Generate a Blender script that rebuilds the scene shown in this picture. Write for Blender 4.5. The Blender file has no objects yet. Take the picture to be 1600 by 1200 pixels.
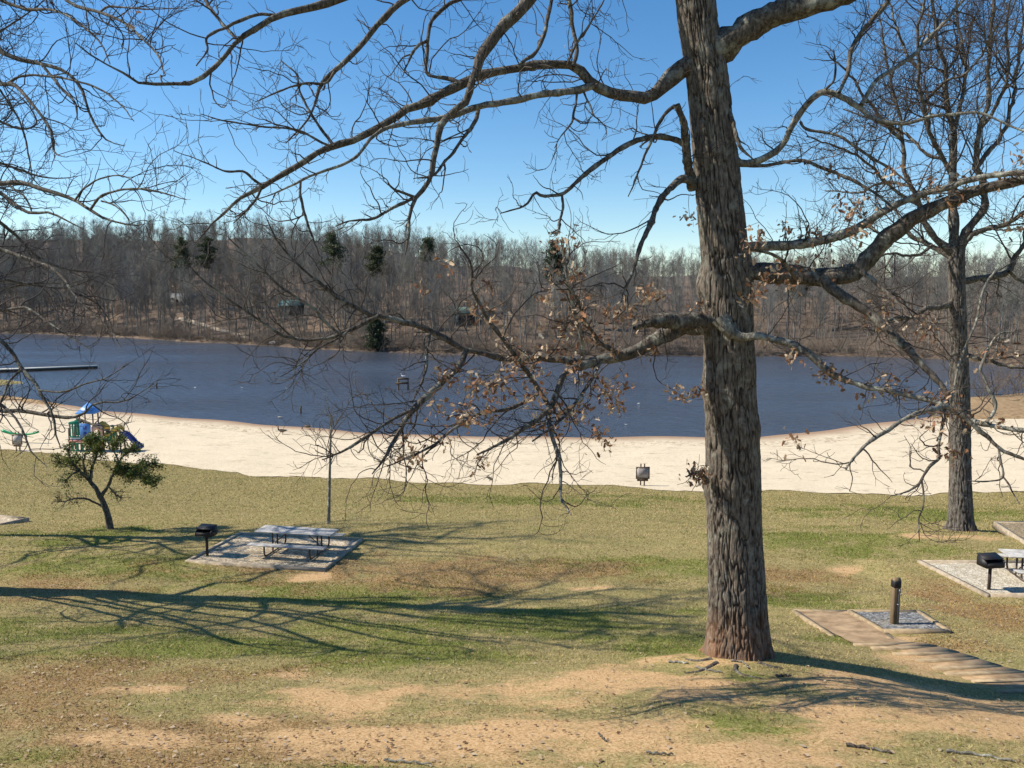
import bpy, math, random
import numpy as np
from mathutils import Vector, Matrix
R = math.radians
random.seed(5); np.seterr(over="ignore")
rng = np.random.default_rng(7)
scn = bpy.context.scene
COL = scn.collection

# ------------------------------------------------------------------ camera
F = 1250.0
PITCH = 6.16
CAMZ = 12.0
cd = bpy.data.cameras.new("camera"); cam = bpy.data.objects.new("camera", cd); COL.objects.link(cam)
cam.location = (0, 0, CAMZ); cam.rotation_euler = (R(90 - PITCH), 0, 0)
cd.sensor_width = 36; cd.lens = F / 1600 * 36; cd.clip_start = 0.05; cd.clip_end = 5000
scn.camera = cam
# ------------------------------------------------------------------ light
SUN_EL, SUN_AZ = 43.0, 2.5          # sun stands to the left, a little ahead of the camera
sd = Vector((-math.cos(R(SUN_AZ)) * math.cos(R(SUN_EL)), math.sin(R(SUN_AZ)) * math.cos(R(SUN_EL)), math.sin(R(SUN_EL))))
w = bpy.data.worlds.new("World"); scn.world = w; w.use_nodes = True
nt = w.node_tree; nt.nodes.clear()
sky = nt.nodes.new("ShaderNodeTexSky"); sky.sky_type = 'NISHITA'; sky.sun_disc = False
sky.sun_elevation = R(SUN_EL); sky.sun_rotation = math.atan2(sd.x, sd.y)
sky.altitude = 300; sky.air_density = 1.0; sky.dust_density = 0.1; sky.ozone_density = 2.2
bg = nt.nodes.new("ShaderNodeBackground"); bg.inputs[1].default_value = 0.103
out = nt.nodes.new("ShaderNodeOutputWorld")
hs = nt.nodes.new('ShaderNodeHueSaturation'); hs.inputs['Saturation'].default_value = 1.30; nt.links.new(sky.outputs[0], hs.inputs['Color']); nt.links.new(hs.outputs[0], bg.inputs[0]); nt.links.new(bg.outputs[0], out.inputs[0])
sl = bpy.data.lights.new("sun", 'SUN'); sl.energy = 5.0; sl.angle = R(0.53); sl.color = (1.0, 0.92, 0.79)
so = bpy.data.objects.new("sun", sl); COL.objects.link(so)
so.rotation_euler = sd.to_track_quat('Z', 'Y').to_euler()
scn.view_settings.view_transform = 'Standard'; scn.view_settings.look = 'None'
scn.view_settings.exposure = 0.6; scn.view_settings.gamma = 1.0; scn.view_settings.use_curve_mapping = False
scn.cycles.max_bounces = 6; scn.cycles.transparent_max_bounces = 8

# ------------------------------------------------------------------ helpers
_p = R(PITCH)
CF = np.array([0, math.cos(_p), -math.sin(_p)]); CU = np.array([0, math.sin(_p), math.cos(_p)]); CR = np.array([1.0, 0, 0])
C0 = np.array([0, 0, CAMZ])
def ray(px, py): return CR * (px - 800) / F + CU * (600 - py) / F + CF
def at(px, py, Y):                      # the point at distance Y ahead that the photograph shows there
    d = ray(px, py); return C0 + d * (Y / d[1])
def pl(px, py, z):
    d = ray(px, py); return C0 + d * ((z - CAMZ) / d[2])
def pxof(P):
    P = np.asarray(P) - C0; f = P @ CF
    return 800 + F * (P @ CR) / f, 600 - F * (P @ CU) / f
def hash3(ix, iy, iz, s):
    n = (ix * 374761393 + iy * 668265263 + iz * 2147483647 + s * 1274126177) & 0xffffffff
    n = ((n ^ (n >> 13)) * 1274126177) & 0xffffffff
    n = ((n ^ (n >> 16)) * 2246822519) & 0xffffffff
    return ((n ^ (n >> 15)) & 0xffffff) / float(0xffffff)
def vn(x, y, z=0.0, s=0):
    x, y, z = np.broadcast_arrays(np.asarray(x, float), np.asarray(y, float), np.asarray(z, float))
    ix, iy, iz = [np.floor(a).astype(np.int64) for a in (x, y, z)]
    fx, fy, fz = x - ix, y - iy, z - iz
    fx, fy, fz = [a * a * (3 - 2 * a) for a in (fx, fy, fz)]
    r = 0
    for dx in (0, 1):
        for dy in (0, 1):
            for dz in (0, 1):
                wgt = (fx if dx else 1 - fx) * (fy if dy else 1 - fy) * (fz if dz else 1 - fz)
                r = r + wgt * hash3(ix + dx, iy + dy, iz + dz, s)
    return r
def fbm(x, y, z=0.0, o=4, s=0):
    r, a, t = 0, 1, 0
    for k in range(o):
        r = r + a * vn(x * 2 ** k, y * 2 ** k, z * 2 ** k, s + k); t += a; a *= .5
    return r / t
def tag(o, label=None, cat=None, group=None, kind=None):
    if label: o["label"] = label
    if cat: o["category"] = cat
    if group: o["group"] = group
    if kind: o["kind"] = kind
    return o
def empty(name, loc, rz=0.0, **k):
    o = bpy.data.objects.new(name, None); COL.objects.link(o); o.location = tuple(loc); o.rotation_euler = (0, 0, rz)
    o.empty_display_size = .2
    return tag(o, **k)
def meshobj(name, V, faces, mat, parent=None, smooth=False, attrs=None):
    """V (n,3); faces: an (m,k) array or a list of such arrays or a list of tuples"""
    me = bpy.data.meshes.new(name)
    V = np.asarray(V, dtype=np.float32)
    if isinstance(faces, np.ndarray): faces = [faces]
    if len(faces) and isinstance(faces[0], np.ndarray):
        loops = np.concatenate([f.ravel() for f in faces]).astype(np.int32)
        tot = np.concatenate([np.full(len(f), f.shape[1], np.int32) for f in faces])
    else:
        loops = np.array([i for f in faces for i in f], np.int32); tot = np.array([len(f) for f in faces], np.int32)
    st = np.concatenate([[0], np.cumsum(tot)[:-1]]).astype(np.int32)
    me.vertices.add(len(V)); me.vertices.foreach_set("co", V.ravel())
    me.loops.add(len(loops)); me.loops.foreach_set("vertex_index", loops)
    me.polygons.add(len(tot)); me.polygons.foreach_set("loop_start", st); me.polygons.foreach_set("loop_total", tot)
    me.update(calc_edges=True)
    if smooth: me.polygons.foreach_set("use_smooth", np.ones(len(tot), bool))
    for k, a in (attrs or {}).items():
        at_ = me.attributes.new(k, 'FLOAT_COLOR', 'POINT')
        c = np.ones((len(V), 4), np.float32); c[:, :a.shape[1]] = a; at_.data.foreach_set("color", c.ravel())
    me.validate()
    if mat: me.materials.append(mat)
    o = bpy.data.objects.new(name, me); COL.objects.link(o)
    if parent is not None: o.parent = parent
    return o
class MB:
    def __init__(s): s.v = []; s.f = []
    def add(s, V, Fs):
        n = len(s.v); s.v += [tuple(map(float, p)) for p in V]; s.f += [tuple(int(i) + n for i in f) for f in Fs]; return s
    def box(s, c, size, rz=0, bev=0.0, M=None):
        hx, hy, hz = [a / 2 for a in size]
        b = min(bev, hx * .45, hy * .45, hz * .45)
        if b <= 0:
            P = [(x, y, z) for z in (-hz, hz) for (x, y) in ((-hx, -hy), (hx, -hy), (hx, hy), (-hx, hy))]
            Fs = [(3, 2, 1, 0), (4, 5, 6, 7), (0, 1, 5, 4), (1, 2, 6, 5), (2, 3, 7, 6), (3, 0, 4, 7)]
        else:
            P = []; ring = lambda x, y, z: [(-x, -y, z), (x, -y, z), (x, y, z), (-x, y, z)]
            def oct_(x, y, z): return [(-x + b, -y, z), (x - b, -y, z), (x, -y + b, z), (x, y - b, z), (x - b, y, z), (-x + b, y, z), (-x, y - b, z), (-x, -y + b, z)]
            P += oct_(hx - b, hy - b, -hz); P += oct_(hx, hy, -hz + b); P += oct_(hx, hy, hz - b); P += oct_(hx - b, hy - b, hz)
            Fs = [tuple(range(7, -1, -1)), tuple(range(24, 32))]
            for k in range(3):
                for i in range(8):
                    j = (i + 1) % 8; Fs.append((k * 8 + i, k * 8 + j, (k + 1) * 8 + j, (k + 1) * 8 + i))
        c_, s_ = math.cos(rz), math.sin(rz)
        Q = []
        for p in P:
            q = Vector(p)
            if M is not None: q = M @ q
            Q.append((q.x * c_ - q.y * s_ + c[0], q.x * s_ + q.y * c_ + c[1], q.z + c[2]))
        return s.add(Q, Fs)
    def bar(s, a, b, wdt, hgt):
        a, b = Vector(a), Vector(b); d = b - a; q = d.to_track_quat('X', 'Z').to_matrix().to_4x4()
        return s.box((a + b) / 2, (d.length, wdt, hgt), M=q)
    def tube(s, pts, r, k=8, caps=True):
        pts = [Vector(p) for p in pts]; n = len(pts); rr = r if isinstance(r, (list, tuple)) else [r] * n
        t0 = (pts[1] - pts[0]).normalized(); u = t0.orthogonal().normalized(); V = []
        for i, p in enumerate(pts):
            t = (pts[min(i + 1, n - 1)] - pts[max(i - 1, 0)]).normalized()
            u = (u - t * u.dot(t)).normalized(); v = t.cross(u)
            V += [p + (u * math.cos(2 * math.pi * j / k) + v * math.sin(2 * math.pi * j / k)) * rr[i] for j in range(k)]
        Fs = [(i * k + j, i * k + (j + 1) % k, (i + 1) * k + (j + 1) % k, (i + 1) * k + j) for i in range(n - 1) for j in range(k)]
        if caps: Fs += [tuple(range(k - 1, -1, -1)), tuple(range((n - 1) * k, n * k))]
        return s.add(V, Fs)
    def prism(s, poly, y0, y1, axis='Y'):
        n = len(poly)
        f = {'Y': lambda a, b, t: (a, t, b), 'X': lambda a, b, t: (t, a, b), 'Z': lambda a, b, t: (a, b, t)}[axis]
        V = [f(a, b, y0) for a, b in poly] + [f(a, b, y1) for a, b in poly]
        return s.add(V, [tuple(range(n)), tuple(range(2 * n - 1, n - 1, -1))] + [(i, i + n, (i + 1) % n + n, (i + 1) % n) for i in range(n)])
    def build(s, name, mat, parent=None, smooth=False): return meshobj(name, np.array(s.v), s.f, mat, parent, smooth)

# ------------------------------------------------------------------ materials
def mat(name, col=(.5, .5, .5), rough=.8, metal=0.0, spec=.3):
    m = bpy.data.materials.new(name); m.use_nodes = True
    b = m.node_tree.nodes["Principled BSDF"]
    b.inputs["Base Color"].default_value = (*col, 1); b.inputs["Roughness"].default_value = rough
    b.inputs["Metallic"].default_value = metal; b.inputs["Specular IOR Level"].default_value = spec
    return m
def N(m, t, **k):
    n = m.node_tree.nodes.new(t)
    for a, v in k.items():
        if a in n.inputs: n.inputs[a].default_value = v
        else: setattr(n, a, v)
    return n
def lk(m, a, b): m.node_tree.links.new(a, b)
def ramp(m, fac, stops):
    r = N(m, "ShaderNodeValToRGB"); e = r.color_ramp.elements
    while len(e) < len(stops): e.new(.5)
    for i, (p, c) in enumerate(stops):
        e[i].position = p; e[i].color = (*c, 1) if len(c) == 3 else c
    lk(m, fac, r.inputs[0]); return r
def coords(m, scale=(1, 1, 1), geo=False):
    tc = N(m, "ShaderNodeTexCoord"); mp = N(m, "ShaderNodeMapping"); mp.inputs["Scale"].default_value = scale
    if geo:
        g = N(m, "ShaderNodeNewGeometry"); lk(m, g.outputs["Position"], mp.inputs[0])
    else: lk(m, tc.outputs["Object"], mp.inputs[0])
    return mp.outputs[0]
def noise(m, vec, scale, detail=4, rough=.6):
    n = N(m, "ShaderNodeTexNoise"); n.inputs["Scale"].default_value = scale; n.inputs["Detail"].default_value = detail
    n.inputs["Roughness"].default_value = rough; lk(m, vec, n.inputs["Vector"]); return n
def mix(m, fac, a, b, mode='MIX'):
    x = N(m, "ShaderNodeMix", data_type='RGBA', blend_type=mode)
    for s_, v in ((x.inputs[0], fac), (x.inputs[6], a), (x.inputs[7], b)):
        if isinstance(v, (int, float)): s_.default_value = v
        elif isinstance(v, tuple): s_.default_value = (*v, 1)
        else: lk(m, v, s_)
    return x.outputs[2]
def bump(m, h, strength=.5, dist=.02):
    b = N(m, "ShaderNodeBump"); b.inputs["Strength"].default_value = strength; b.inputs["Distance"].default_value = dist
    lk(m, h, b.inputs["Height"]); lk(m, b.outputs[0], m.node_tree.nodes["Principled BSDF"].inputs["Normal"])
def bc(m, s_): lk(m, s_, m.node_tree.nodes["Principled BSDF"].inputs["Base Color"])
def noisy(name, c1, c2, scale=3, sc=(1, 1, 1), rough=.85, metal=0, bmp=0.0, geo=False, spec=.3):
    m = mat(name, c1, rough, metal, spec); v = coords(m, sc, geo); n = noise(m, v, scale)
    bc(m, ramp(m, n.outputs[0], [(.32, c1), (.68, c2)]).outputs[0])
    if bmp: bump(m, n.outputs[0], bmp, .01)
    return m
def bark_mat(name, dark, light, lichen, sc=14, stain=None, bs=.8, ridge=False):
    m = mat(name, dark, .95, 0, .15)
    v = coords(m, (1, 1, .3), True); n1 = noise(m, v, sc, 6, .65)
    v2 = coords(m, (1, 1, 1), True); n2 = noise(m, v2, 5, 5, .7)
    c = ramp(m, n1.outputs[0], [(.36, dark), (.62, light)]).outputs[0]
    l = ramp(m, n2.outputs[0], [(.52, (0, 0, 0)), (.66, (.85, .85, .85))]).outputs[0]
    c = mix(m, l, c, lichen)
    if ridge:
        ra = N(m, 'ShaderNodeAttribute', attribute_name='ridge'); c = mix(m, ramp(m, ra.outputs['Fac'], [(.05, (1, 1, 1)), (.6, (0, 0, 0))]).outputs[0], c, (.022, .016, .012))  # furrows darkened: bark's own dark tone plus shade put into the colour
    if stain:
        g = N(m, "ShaderNodeNewGeometry"); sx = N(m, "ShaderNodeSeparateXYZ"); lk(m, g.outputs["Position"], sx.inputs[0])
        mr = N(m, "ShaderNodeMapRange"); mr.inputs[1].default_value = stain[0]; mr.inputs[2].default_value = stain[1]
        mr.inputs[3].default_value = .85; mr.inputs[4].default_value = 0.0; lk(m, sx.outputs[2], mr.inputs[0])
        ad = N(m, "ShaderNodeMath", operation='MULTIPLY'); lk(m, mr.outputs[0], ad.inputs[0])
        n3 = noise(m, v2, 3, 4); r3 = ramp(m, n3.outputs[0], [(.3, (.3, .3, .3)), (.6, (1, 1, 1))]); lk(m, r3.outputs[0], ad.inputs[1])
        c = mix(m, ad.outputs[0], c, (.26, .12, .055))
    bc(m, c); bump(m, n1.outputs[0], bs, .03)
    return m
M = {}
M['bark'] = bark_mat("oak_bark", (.05, .04, .031), (.19, .16, .13), (.23, .225, .185), 24, (5.6, 6.9), .8, True)
M['limb'] = bark_mat("limb_bark", (.032, .027, .022), (.14, .12, .1), (.28, .285, .24), 26, None, .9)
M['bark2'] = bark_mat("grey_oak_bark", (.05, .042, .036), (.17, .15, .13), (.2, .195, .17), 12, None, 1.0, True)
M['pale'] = bark_mat("pale_bark", (.07, .063, .052), (.24, .225, .19), (.46, .48, .41), 26, None, .9)
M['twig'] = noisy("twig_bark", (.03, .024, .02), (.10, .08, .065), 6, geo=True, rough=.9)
M['twigA'] = noisy("dark_twig_bark", (.03, .026, .03), (.07, .06, .062), 6, geo=True, rough=.9)  # darker, faintly purple twig tone
M['farbark'] = noisy("far_bark", (.06, .052, .048), (.17, .15, .135), .9, (1, 1, .3), geo=True)

def attr_mat(name, attr, rough=.8, var=None, trans=0.0):
    m = mat(name, (1, 1, 1), rough, 0, .2); a = N(m, "ShaderNodeAttribute", attribute_name=attr)
    c = a.outputs["Color"]; bc(m, c)
    if trans:
        b = m.node_tree.nodes["Principled BSDF"]; o = [n for n in m.node_tree.nodes if n.type == 'OUTPUT_MATERIAL'][0]
        t = N(m, "ShaderNodeBsdfTranslucent"); lk(m, c, t.inputs[0]); ms = N(m, "ShaderNodeMixShader"); ms.inputs[0].default_value = trans
        lk(m, b.outputs[0], ms.inputs[1]); lk(m, t.outputs[0], ms.inputs[2]); lk(m, ms.outputs[0], o.inputs[0])
    return m
M['leaf'] = attr_mat("dry_leaf", "col", .7, trans=.3)
M['green'] = attr_mat("green_leaf", "col", .6, trans=.25)
M['grass'] = attr_mat("grass_blade", "col", .7, trans=.3)

# ------------------------------------------------------------------ the lie of the land
def line(pts, z):
    P = np.array([pl(x, y, z)[:2] for x, y in pts]); i = np.argsort(P[:, 0]); return P[i, 0], P[i, 1]
GX, GY = line([(-250, 685), (0, 703), (200, 722), (400, 742), (560, 750), (800, 757), (1005, 761), (1100, 768), (1400, 772), (1600, 770), (1750, 766)], .9)
SX, SY = line([(-200, 600), (0, 622), (150, 640), (400, 665), (600, 678), (900, 686), (1190, 683), (1290, 672), (1400, 660), (1480, 652), (1512, 622), (1600, 616), (1700, 612)], 0)
FX, FY = line([(-300, 512), (0, 521), (100, 523), (200, 528), (300, 534), (400, 539), (500, 546), (600, 550), (800, 556), (1100, 557), (1300, 556), (1450, 560), (1600, 572)], 0)
def yg(x): return np.interp(x, GX, GY) + .35 * np.sin(x * .5) + .2 * np.sin(x * 1.3)
def ys(x): return np.interp(x, SX, SY) + .5 * np.sin(x * .19) + .25 * np.sin(x * .61)
def yf(x): return np.interp(x, FX, FY) + 1.6 * (fbm(np.asarray(x, float) * .12, 3.3, o=4) - .5) * 4
PY = [-60, 0, 8, 13.1, 17.5, 21, 23.5, 27.5, 31]
PZ = [9.6, 8.2, 7.05, 5.8, 4.62, 3.97, 3.74, 3.6, 3.05]
PADS = [(-6.9, 25.4, 2.7, 2.3, 3.72), (15.0, 22.4, 3.2, 1.6, 3.93)]
def H(x, y):
    x, y = np.broadcast_arrays(np.asarray(x, float), np.asarray(y, float))
    g, s, f = yg(x), ys(x), yf(x)
    z1 = np.interp(y, PY, PZ) + (fbm(x * .22, y * .22, o=3, s=4) - .5) * .3 + (fbm(x * 1.3, y * 1.3, o=3, s=9) - .5) * .07
    t = np.clip((y - 31) / (g - 31), 0, 1)
    z2 = 3.05 + (.9 - 3.05) * (t * .75 + .25 * t * t * (3 - 2 * t)) + (fbm(x * .22, y * .22, o=3, s=4) - .5) * .3 * (1 - t)
    t = np.clip((y - g) / np.maximum(s - g, 1), 0, 1); z3 = .9 * (1 - t) + (fbm(x * .5, y * .5, o=2, s=2) - .5) * .05 * t * (1 - t) * 4
    d1 = y - s; d2 = f - y
    z4 = -np.minimum(np.minimum(d1 * .05, 3), np.maximum(d2, 0) * .3)
    sl_ = np.interp(x, [-170, -90, -30, 60, 120], [.2, .16, .115, .085, .08])
    d = np.maximum(-d2, 0)
    z5 = np.minimum(d * .6, .6) + sl_ * np.minimum(d, 270) * np.clip(d / 25, .35, 1) + (fbm(x * .04, y * .04, o=3, s=21) - .5) * np.minimum(d, 40) * .1
    z = np.where(y < 31, z1, np.where(y < g, z2, np.where(y < s, z3, np.where(y < f, z4, z5))))
    # earth bank at the left edge of the lake, and a low knoll under the big oak
    z = np.where((y > s) & (y < f), np.maximum(z, 1.0 - ((x + 81) / 13) ** 2 - ((y - 112) / 5.0) ** 2), z)
    q = np.clip((x - 4.3) / 4, 0, 1); z = z - .5 * q * q * (3 - 2 * q) * np.exp(-((y - 12.4) / 2.6) ** 2)
    for (cx, cy, hx, hy, pz) in PADS:
        e = np.maximum(np.abs(x - cx) - hx, np.abs(y - cy) - hy); k = np.clip(1 - e / 1.2, 0, 1); k = k * k * (3 - 2 * k); z = z * (1 - k) + (pz - .06) * k
    r2 = (x - 3.65) ** 2 + (y - 13.2) ** 2
    return z + .12 * np.exp(-r2 / 1.2)
def gnd(px, py):                       # where the line of sight through a pixel meets the ground
    d = ray(px, py); t = np.concatenate([np.linspace(3, 40, 500), np.linspace(40.2, 480, 1700)]); P = C0 + d[None] * t[:, None]
    k = np.argmax(P[:, 2] < H(P[:, 0], P[:, 1])); lo, hi = t[max(k - 1, 0)], t[k]
    for _ in range(20):
        m_ = (lo + hi) / 2; q = C0 + d * m_
        if q[2] < float(H(q[0], q[1])): hi = m_
        else: lo = m_
    return C0 + d * hi
def blob(x, y, px, py, rx, ry):        # soft patch on the ground
    c = gnd(px, py); a = gnd(px, py + ry); b = gnd(px + rx, py)
    sy = max(abs(a[1] - c[1]), .3); sx = max(abs(b[0] - c[0]), .3)
    wob = (fbm(x * .7, y * .9, o=4, s=31) - .5) * 2.4
    return np.clip(1.3 - np.sqrt(((x - c[0]) / sx) ** 2 + ((y - c[1]) / sy) ** 2) + wob, 0, 1)
DIRT = [(600, 1084, 190, 34), (960, 1075, 220, 42), (930, 1140, 260, 50), (470, 1078, 45, 12), (770, 1150, 200, 34), (1390, 1078, 190, 34), (1500, 1130, 220, 50), (1250, 1180, 200, 30), (1330, 889, 38, 7), (640, 1160, 180, 24), (240, 1075, 80, 12), (200, 1150, 120, 16),
        (480, 905, 30, 6), (1330, 975, 80, 16), (1450, 1035, 120, 26), (1340, 1150, 140, 36), (1150, 1035, 110, 14), (1500, 838, 75, 8), (1290, 1105, 90, 26), (350, 1120, 90, 16), (1040, 1030, 60, 10), (1400, 1000, 40, 8), (900, 920, 60, 7)]
GREEN = [(300, 1010, 330, 32), (640, 1020, 200, 26), (120, 990, 200, 30), (820, 975, 330, 24), (200, 880, 260, 26), (520, 930, 260, 20), (1080, 1010, 130, 26), (1300, 845, 150, 30), (1150, 1125, 90, 26), (1260, 935, 90, 20),
         (1430, 800, 200, 18), (850, 780, 250, 10), (1190, 1060, 50, 12), (1430, 1010, 120, 16), (1300, 1000, 80, 12), (60, 1180, 80, 14), (1000, 890, 200, 20), (560, 1190, 60, 10), (1240, 1140, 60, 20), (130, 835, 140, 16)]
LITTER = [(1560, 960, 130, 30), (1480, 930, 80, 16), (700, 900, 300, 26), (150, 1060, 260, 40), (250, 1150, 330, 50), (450, 880, 200, 20), (600, 1160, 260, 30), (30, 920, 160, 20), (1480, 1010, 140, 20), (880, 900, 180, 20), (1220, 900, 70, 30)]
def zones(x, y):
    d = np.zeros(x.shape); g = d.copy(); l = d.copy()
    for b in DIRT: d = np.maximum(d, blob(x, y, *b))
    for b in GREEN: g = np.maximum(g, blob(x, y, *b))
    for b in LITTER: l = np.maximum(l, blob(x, y, *b))
    return np.stack([d, g, l], -1)

def grid(xs, ys_, hf=None):
    X, Y = np.meshgrid(xs, ys_); Z = (hf or H)(X, Y); V = np.stack([X, Y, Z], -1).reshape(-1, 3)
    nx, ny = len(xs), len(ys_); i = np.arange((ny - 1) * nx).reshape(ny - 1, nx)[:, :-1].ravel()
    return V, np.stack([i, i + 1, i + nx + 1, i + nx], -1)
def axis(*segs):
    a = [np.arange(s0, s1, st) for s0, s1, st in segs]; return np.unique(np.round(np.concatenate(a + [[segs[-1][1]]]), 3))
# --- lawn (runs on under the beach and the lake)
xs = axis((-900, -120, 60), (-120, -40, 4), (-40, -20, .6), (-20, 20, .16), (20, 50, .8), (50, 120, 4), (120, 900, 60))
yy = axis((-300, -20, 20), (-20, 6, 1), (6, 24, .14), (24, 34, .25), (34, 62, .6), (62, 130, 2.5))
def Hlawn(x, y):
    z = H(x, y); return z - .10 * np.clip((y - yg(x)) / .8, 0, 1)
V, Fc = grid(xs, yy, Hlawn)
zn = zones(V[:, 0], V[:, 1]); far = (V[:, 1] > 34); zn[far] *= np.clip(1 - (V[far, 1] - 34) / 12, 0, 1)[:, None]
m = mat("lawn_ground", (.2, .17, .09), .95, 0, .1)
v = coords(m, geo=True); at_ = N(m, "ShaderNodeAttribute", attribute_name="zone"); sp = N(m, "ShaderNodeSeparateColor"); lk(m, at_.outputs["Color"], sp.inputs[0])
nb = noise(m, v, .45, 5, .62); nm = noise(m, v, 3.2, 5, .7); nf = noise(m, v, 26, 6, .8); vs = coords(m, (1, 4, 1), True); ns = noise(m, vs, .5, 4, .6)
nq = noise(m, v, 7, 6, .75)
base = ramp(m, nf.outputs[0], [(.36, (.14, .105, .042)), (.5, (.30, .24, .108)), (.64, (.52, .425, .24))]).outputs[0]
base = mix(m, 1.0, base, ramp(m, nq.outputs[0], [(.36, (.42, .42, .38)), (.47, (1, 1, 1)), (.62, (1.0, .98, .92))]).outputs[0], 'MULTIPLY')
base = mix(m, ramp(m, ns.outputs[0], [(.35, (0, 0, 0)), (.65, (1, 1, 1))]).outputs[0], base, mix(m, .55, base, (.17, .17, .055)))
grn = ramp(m, nf.outputs[0], [(.36, (.055, .065, .013)), (.5, (.15, .165, .036)), (.64, (.32, .31, .105))]).outputs[0]
dirt = ramp(m, nf.outputs[0], [(.36, (.22, .13, .055)), (.48, (.46, .295, .145)), (.66, (.64, .45, .26))]).outputs[0]
lit = ramp(m, nf.outputs[0], [(.36, (.08, .05, .022)), (.5, (.25, .165, .075)), (.64, (.46, .33, .175))]).outputs[0]
def msk(ch, a, b, n_, amp=.9):
    s_ = N(m, "ShaderNodeMath", operation='MULTIPLY_ADD'); lk(m, n_.outputs[0], s_.inputs[0]); s_.inputs[1].default_value = amp; s_.inputs[2].default_value = -amp / 2
    t = N(m, "ShaderNodeMath", operation='ADD'); lk(m, ch, t.inputs[0]); lk(m, s_.outputs[0], t.inputs[1])
    return ramp(m, t.outputs[0], [(a, (0, 0, 0)), (b, (1, 1, 1))]).outputs[0]
nn2 = noise(m, v, 1.6, 8, .8); nn3 = noise(m, coords(m, (.8, 1.3, 1), True), 1.3, 8, .8)
c = mix(m, msk(sp.outputs[1], .2, .9, nn2, 4.0), base, grn)
c = mix(m, msk(sp.outputs[2], .25, .95, nn2, 3.6), c, lit)
c = mix(m, msk(sp.outputs[0], .25, .9, nn3, 3.6), c, dirt)
bc(m, c); bump(m, nf.outputs[0], .6, .03)
o = meshobj("lawn", V, Fc, m, smooth=True, attrs={"zone": zn}); tag(o, "patchy green and tan lawn sloping down to the beach", "lawn", kind="structure")
# --- beach
us = np.linspace(-110, 110, 441); ts = np.linspace(0, 1.12, 60)
X = np.repeat(us[None], 60, 0); G0 = yg(us); S0 = ys(us); Yb = G0[None] + (S0 - G0)[None] * ts[:, None]
Yb = Yb + np.where(ts[:, None] == 0, 0.9 * (fbm(us * 1.7, 1.0, o=4)[None] - .5), 0)
Z = H(X, Yb) + .02 + (fbm(X * .8, Yb * .8, o=3, s=3) - .5) * .06 * np.clip(ts[:, None] * 10, 0, 1) * np.clip((1 - ts[:, None]) * 8, 0, 1)
V = np.stack([X, Yb, Z], -1).reshape(-1, 3); i = np.arange(59 * 441).reshape(59, 441)[:, :-1].ravel()
m = mat("beach_sand", (.6, .5, .38), .95, 0, .1); v = coords(m, geo=True); n1 = noise(m, v, .35, 5, .6); n2 = noise(m, v, 9, 5, .8)
c = ramp(m, n1.outputs[0], [(.35, (.51, .42, .29)), (.65, (.61, .51, .36))]).outputs[0]
c = mix(m, .5, c, ramp(m, n2.outputs[0], [(.36, (.47, .395, .28)), (.64, (.70, .615, .47))]).outputs[0])
g = N(m, "ShaderNodeNewGeometry"); sx = N(m, "ShaderNodeSeparateXYZ"); lk(m, g.outputs["Position"], sx.inputs[0])
wet = ramp(m, sx.outputs[2], [(.03, (1, 1, 1)), (.13, (0, 0, 0))]).outputs[0]
n4 = noise(m, coords(m, (.5, 1.4, 1), True), 1.2, 7, .8)
c = mix(m, ramp(m, n4.outputs[0], [(.38, (1, 1, 1)), (.44, (0, 0, 0))]).outputs[0], c, (.37, .305, .215))
wr = ramp(m, sx.outputs[2], [(.10, (0, 0, 0)), (.14, (1, 1, 1)), (.2, (1, 1, 1)), (.24, (0, 0, 0))]).outputs[0]
wn = mix(m, 1.0, wr, ramp(m, noise(m, v, 2.2, 6, .8).outputs[0], [(.52, (0, 0, 0)), (.58, (1, 1, 1))]).outputs[0], 'MULTIPLY')
c = mix(m, wn, c, (.26, .19, .12))
bc(m, mix(m, wet, c, (.30, .2, .13))); n5 = noise(m, v, 2.5, 4, .6); bump(m, n5.outputs[0], .8, .06)
sand_mat = m
o = meshobj("beach", V, np.stack([i, i + 1, i + 442, i + 441], -1), m, smooth=True); tag(o, "pale sandy beach between the lawn and the lake", "beach", kind="structure")
# --- banks of brown grass at both ends of the beach
def bank(xa, xb, near, label):
    us = np.linspace(xa, xb, 90); ts = np.linspace(0, 1.03, 26); N0 = near(us); S0 = ys(us); Yb = N0[None] + (S0 - N0)[None] * ts[:, None]; X = np.repeat(us[None], 26, 0)
    Z = H(X, Yb) + .05 + .25 * np.sin(np.clip(ts, 0, 1) * math.pi)[:, None] * np.clip(np.minimum(us - xa, xb - us) / 4, 0, 1)[None] + .08 * fbm(X, Yb, o=2)
    Z[0] -= .12
    i = np.arange(25 * 90).reshape(25, 90)[:, :-1].ravel(); mb_ = noisy("dead_grass", (.16, .10, .05), (.36, .25, .13), 2.2, geo=True, rough=.95)
    tag(meshobj("bank", np.stack([X, Yb, Z], -1).reshape(-1, 3), np.stack([i, i + 1, i + 91, i + 90], -1), mb_, smooth=True), label, "bank", kind="structure")
bank(42, 120, lambda u: np.interp(u, [42, 46, 55, 66, 120], [79.5, 77.5, 76.5, 76, 78]), "brown grassy bank at the right end of the beach")
bank(-100, -50, lambda u: ys(u) - np.interp(u, [-100, -75, -50], [5, 3.5, .2]), "narrow brown bank at the left end of the beach")
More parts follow.
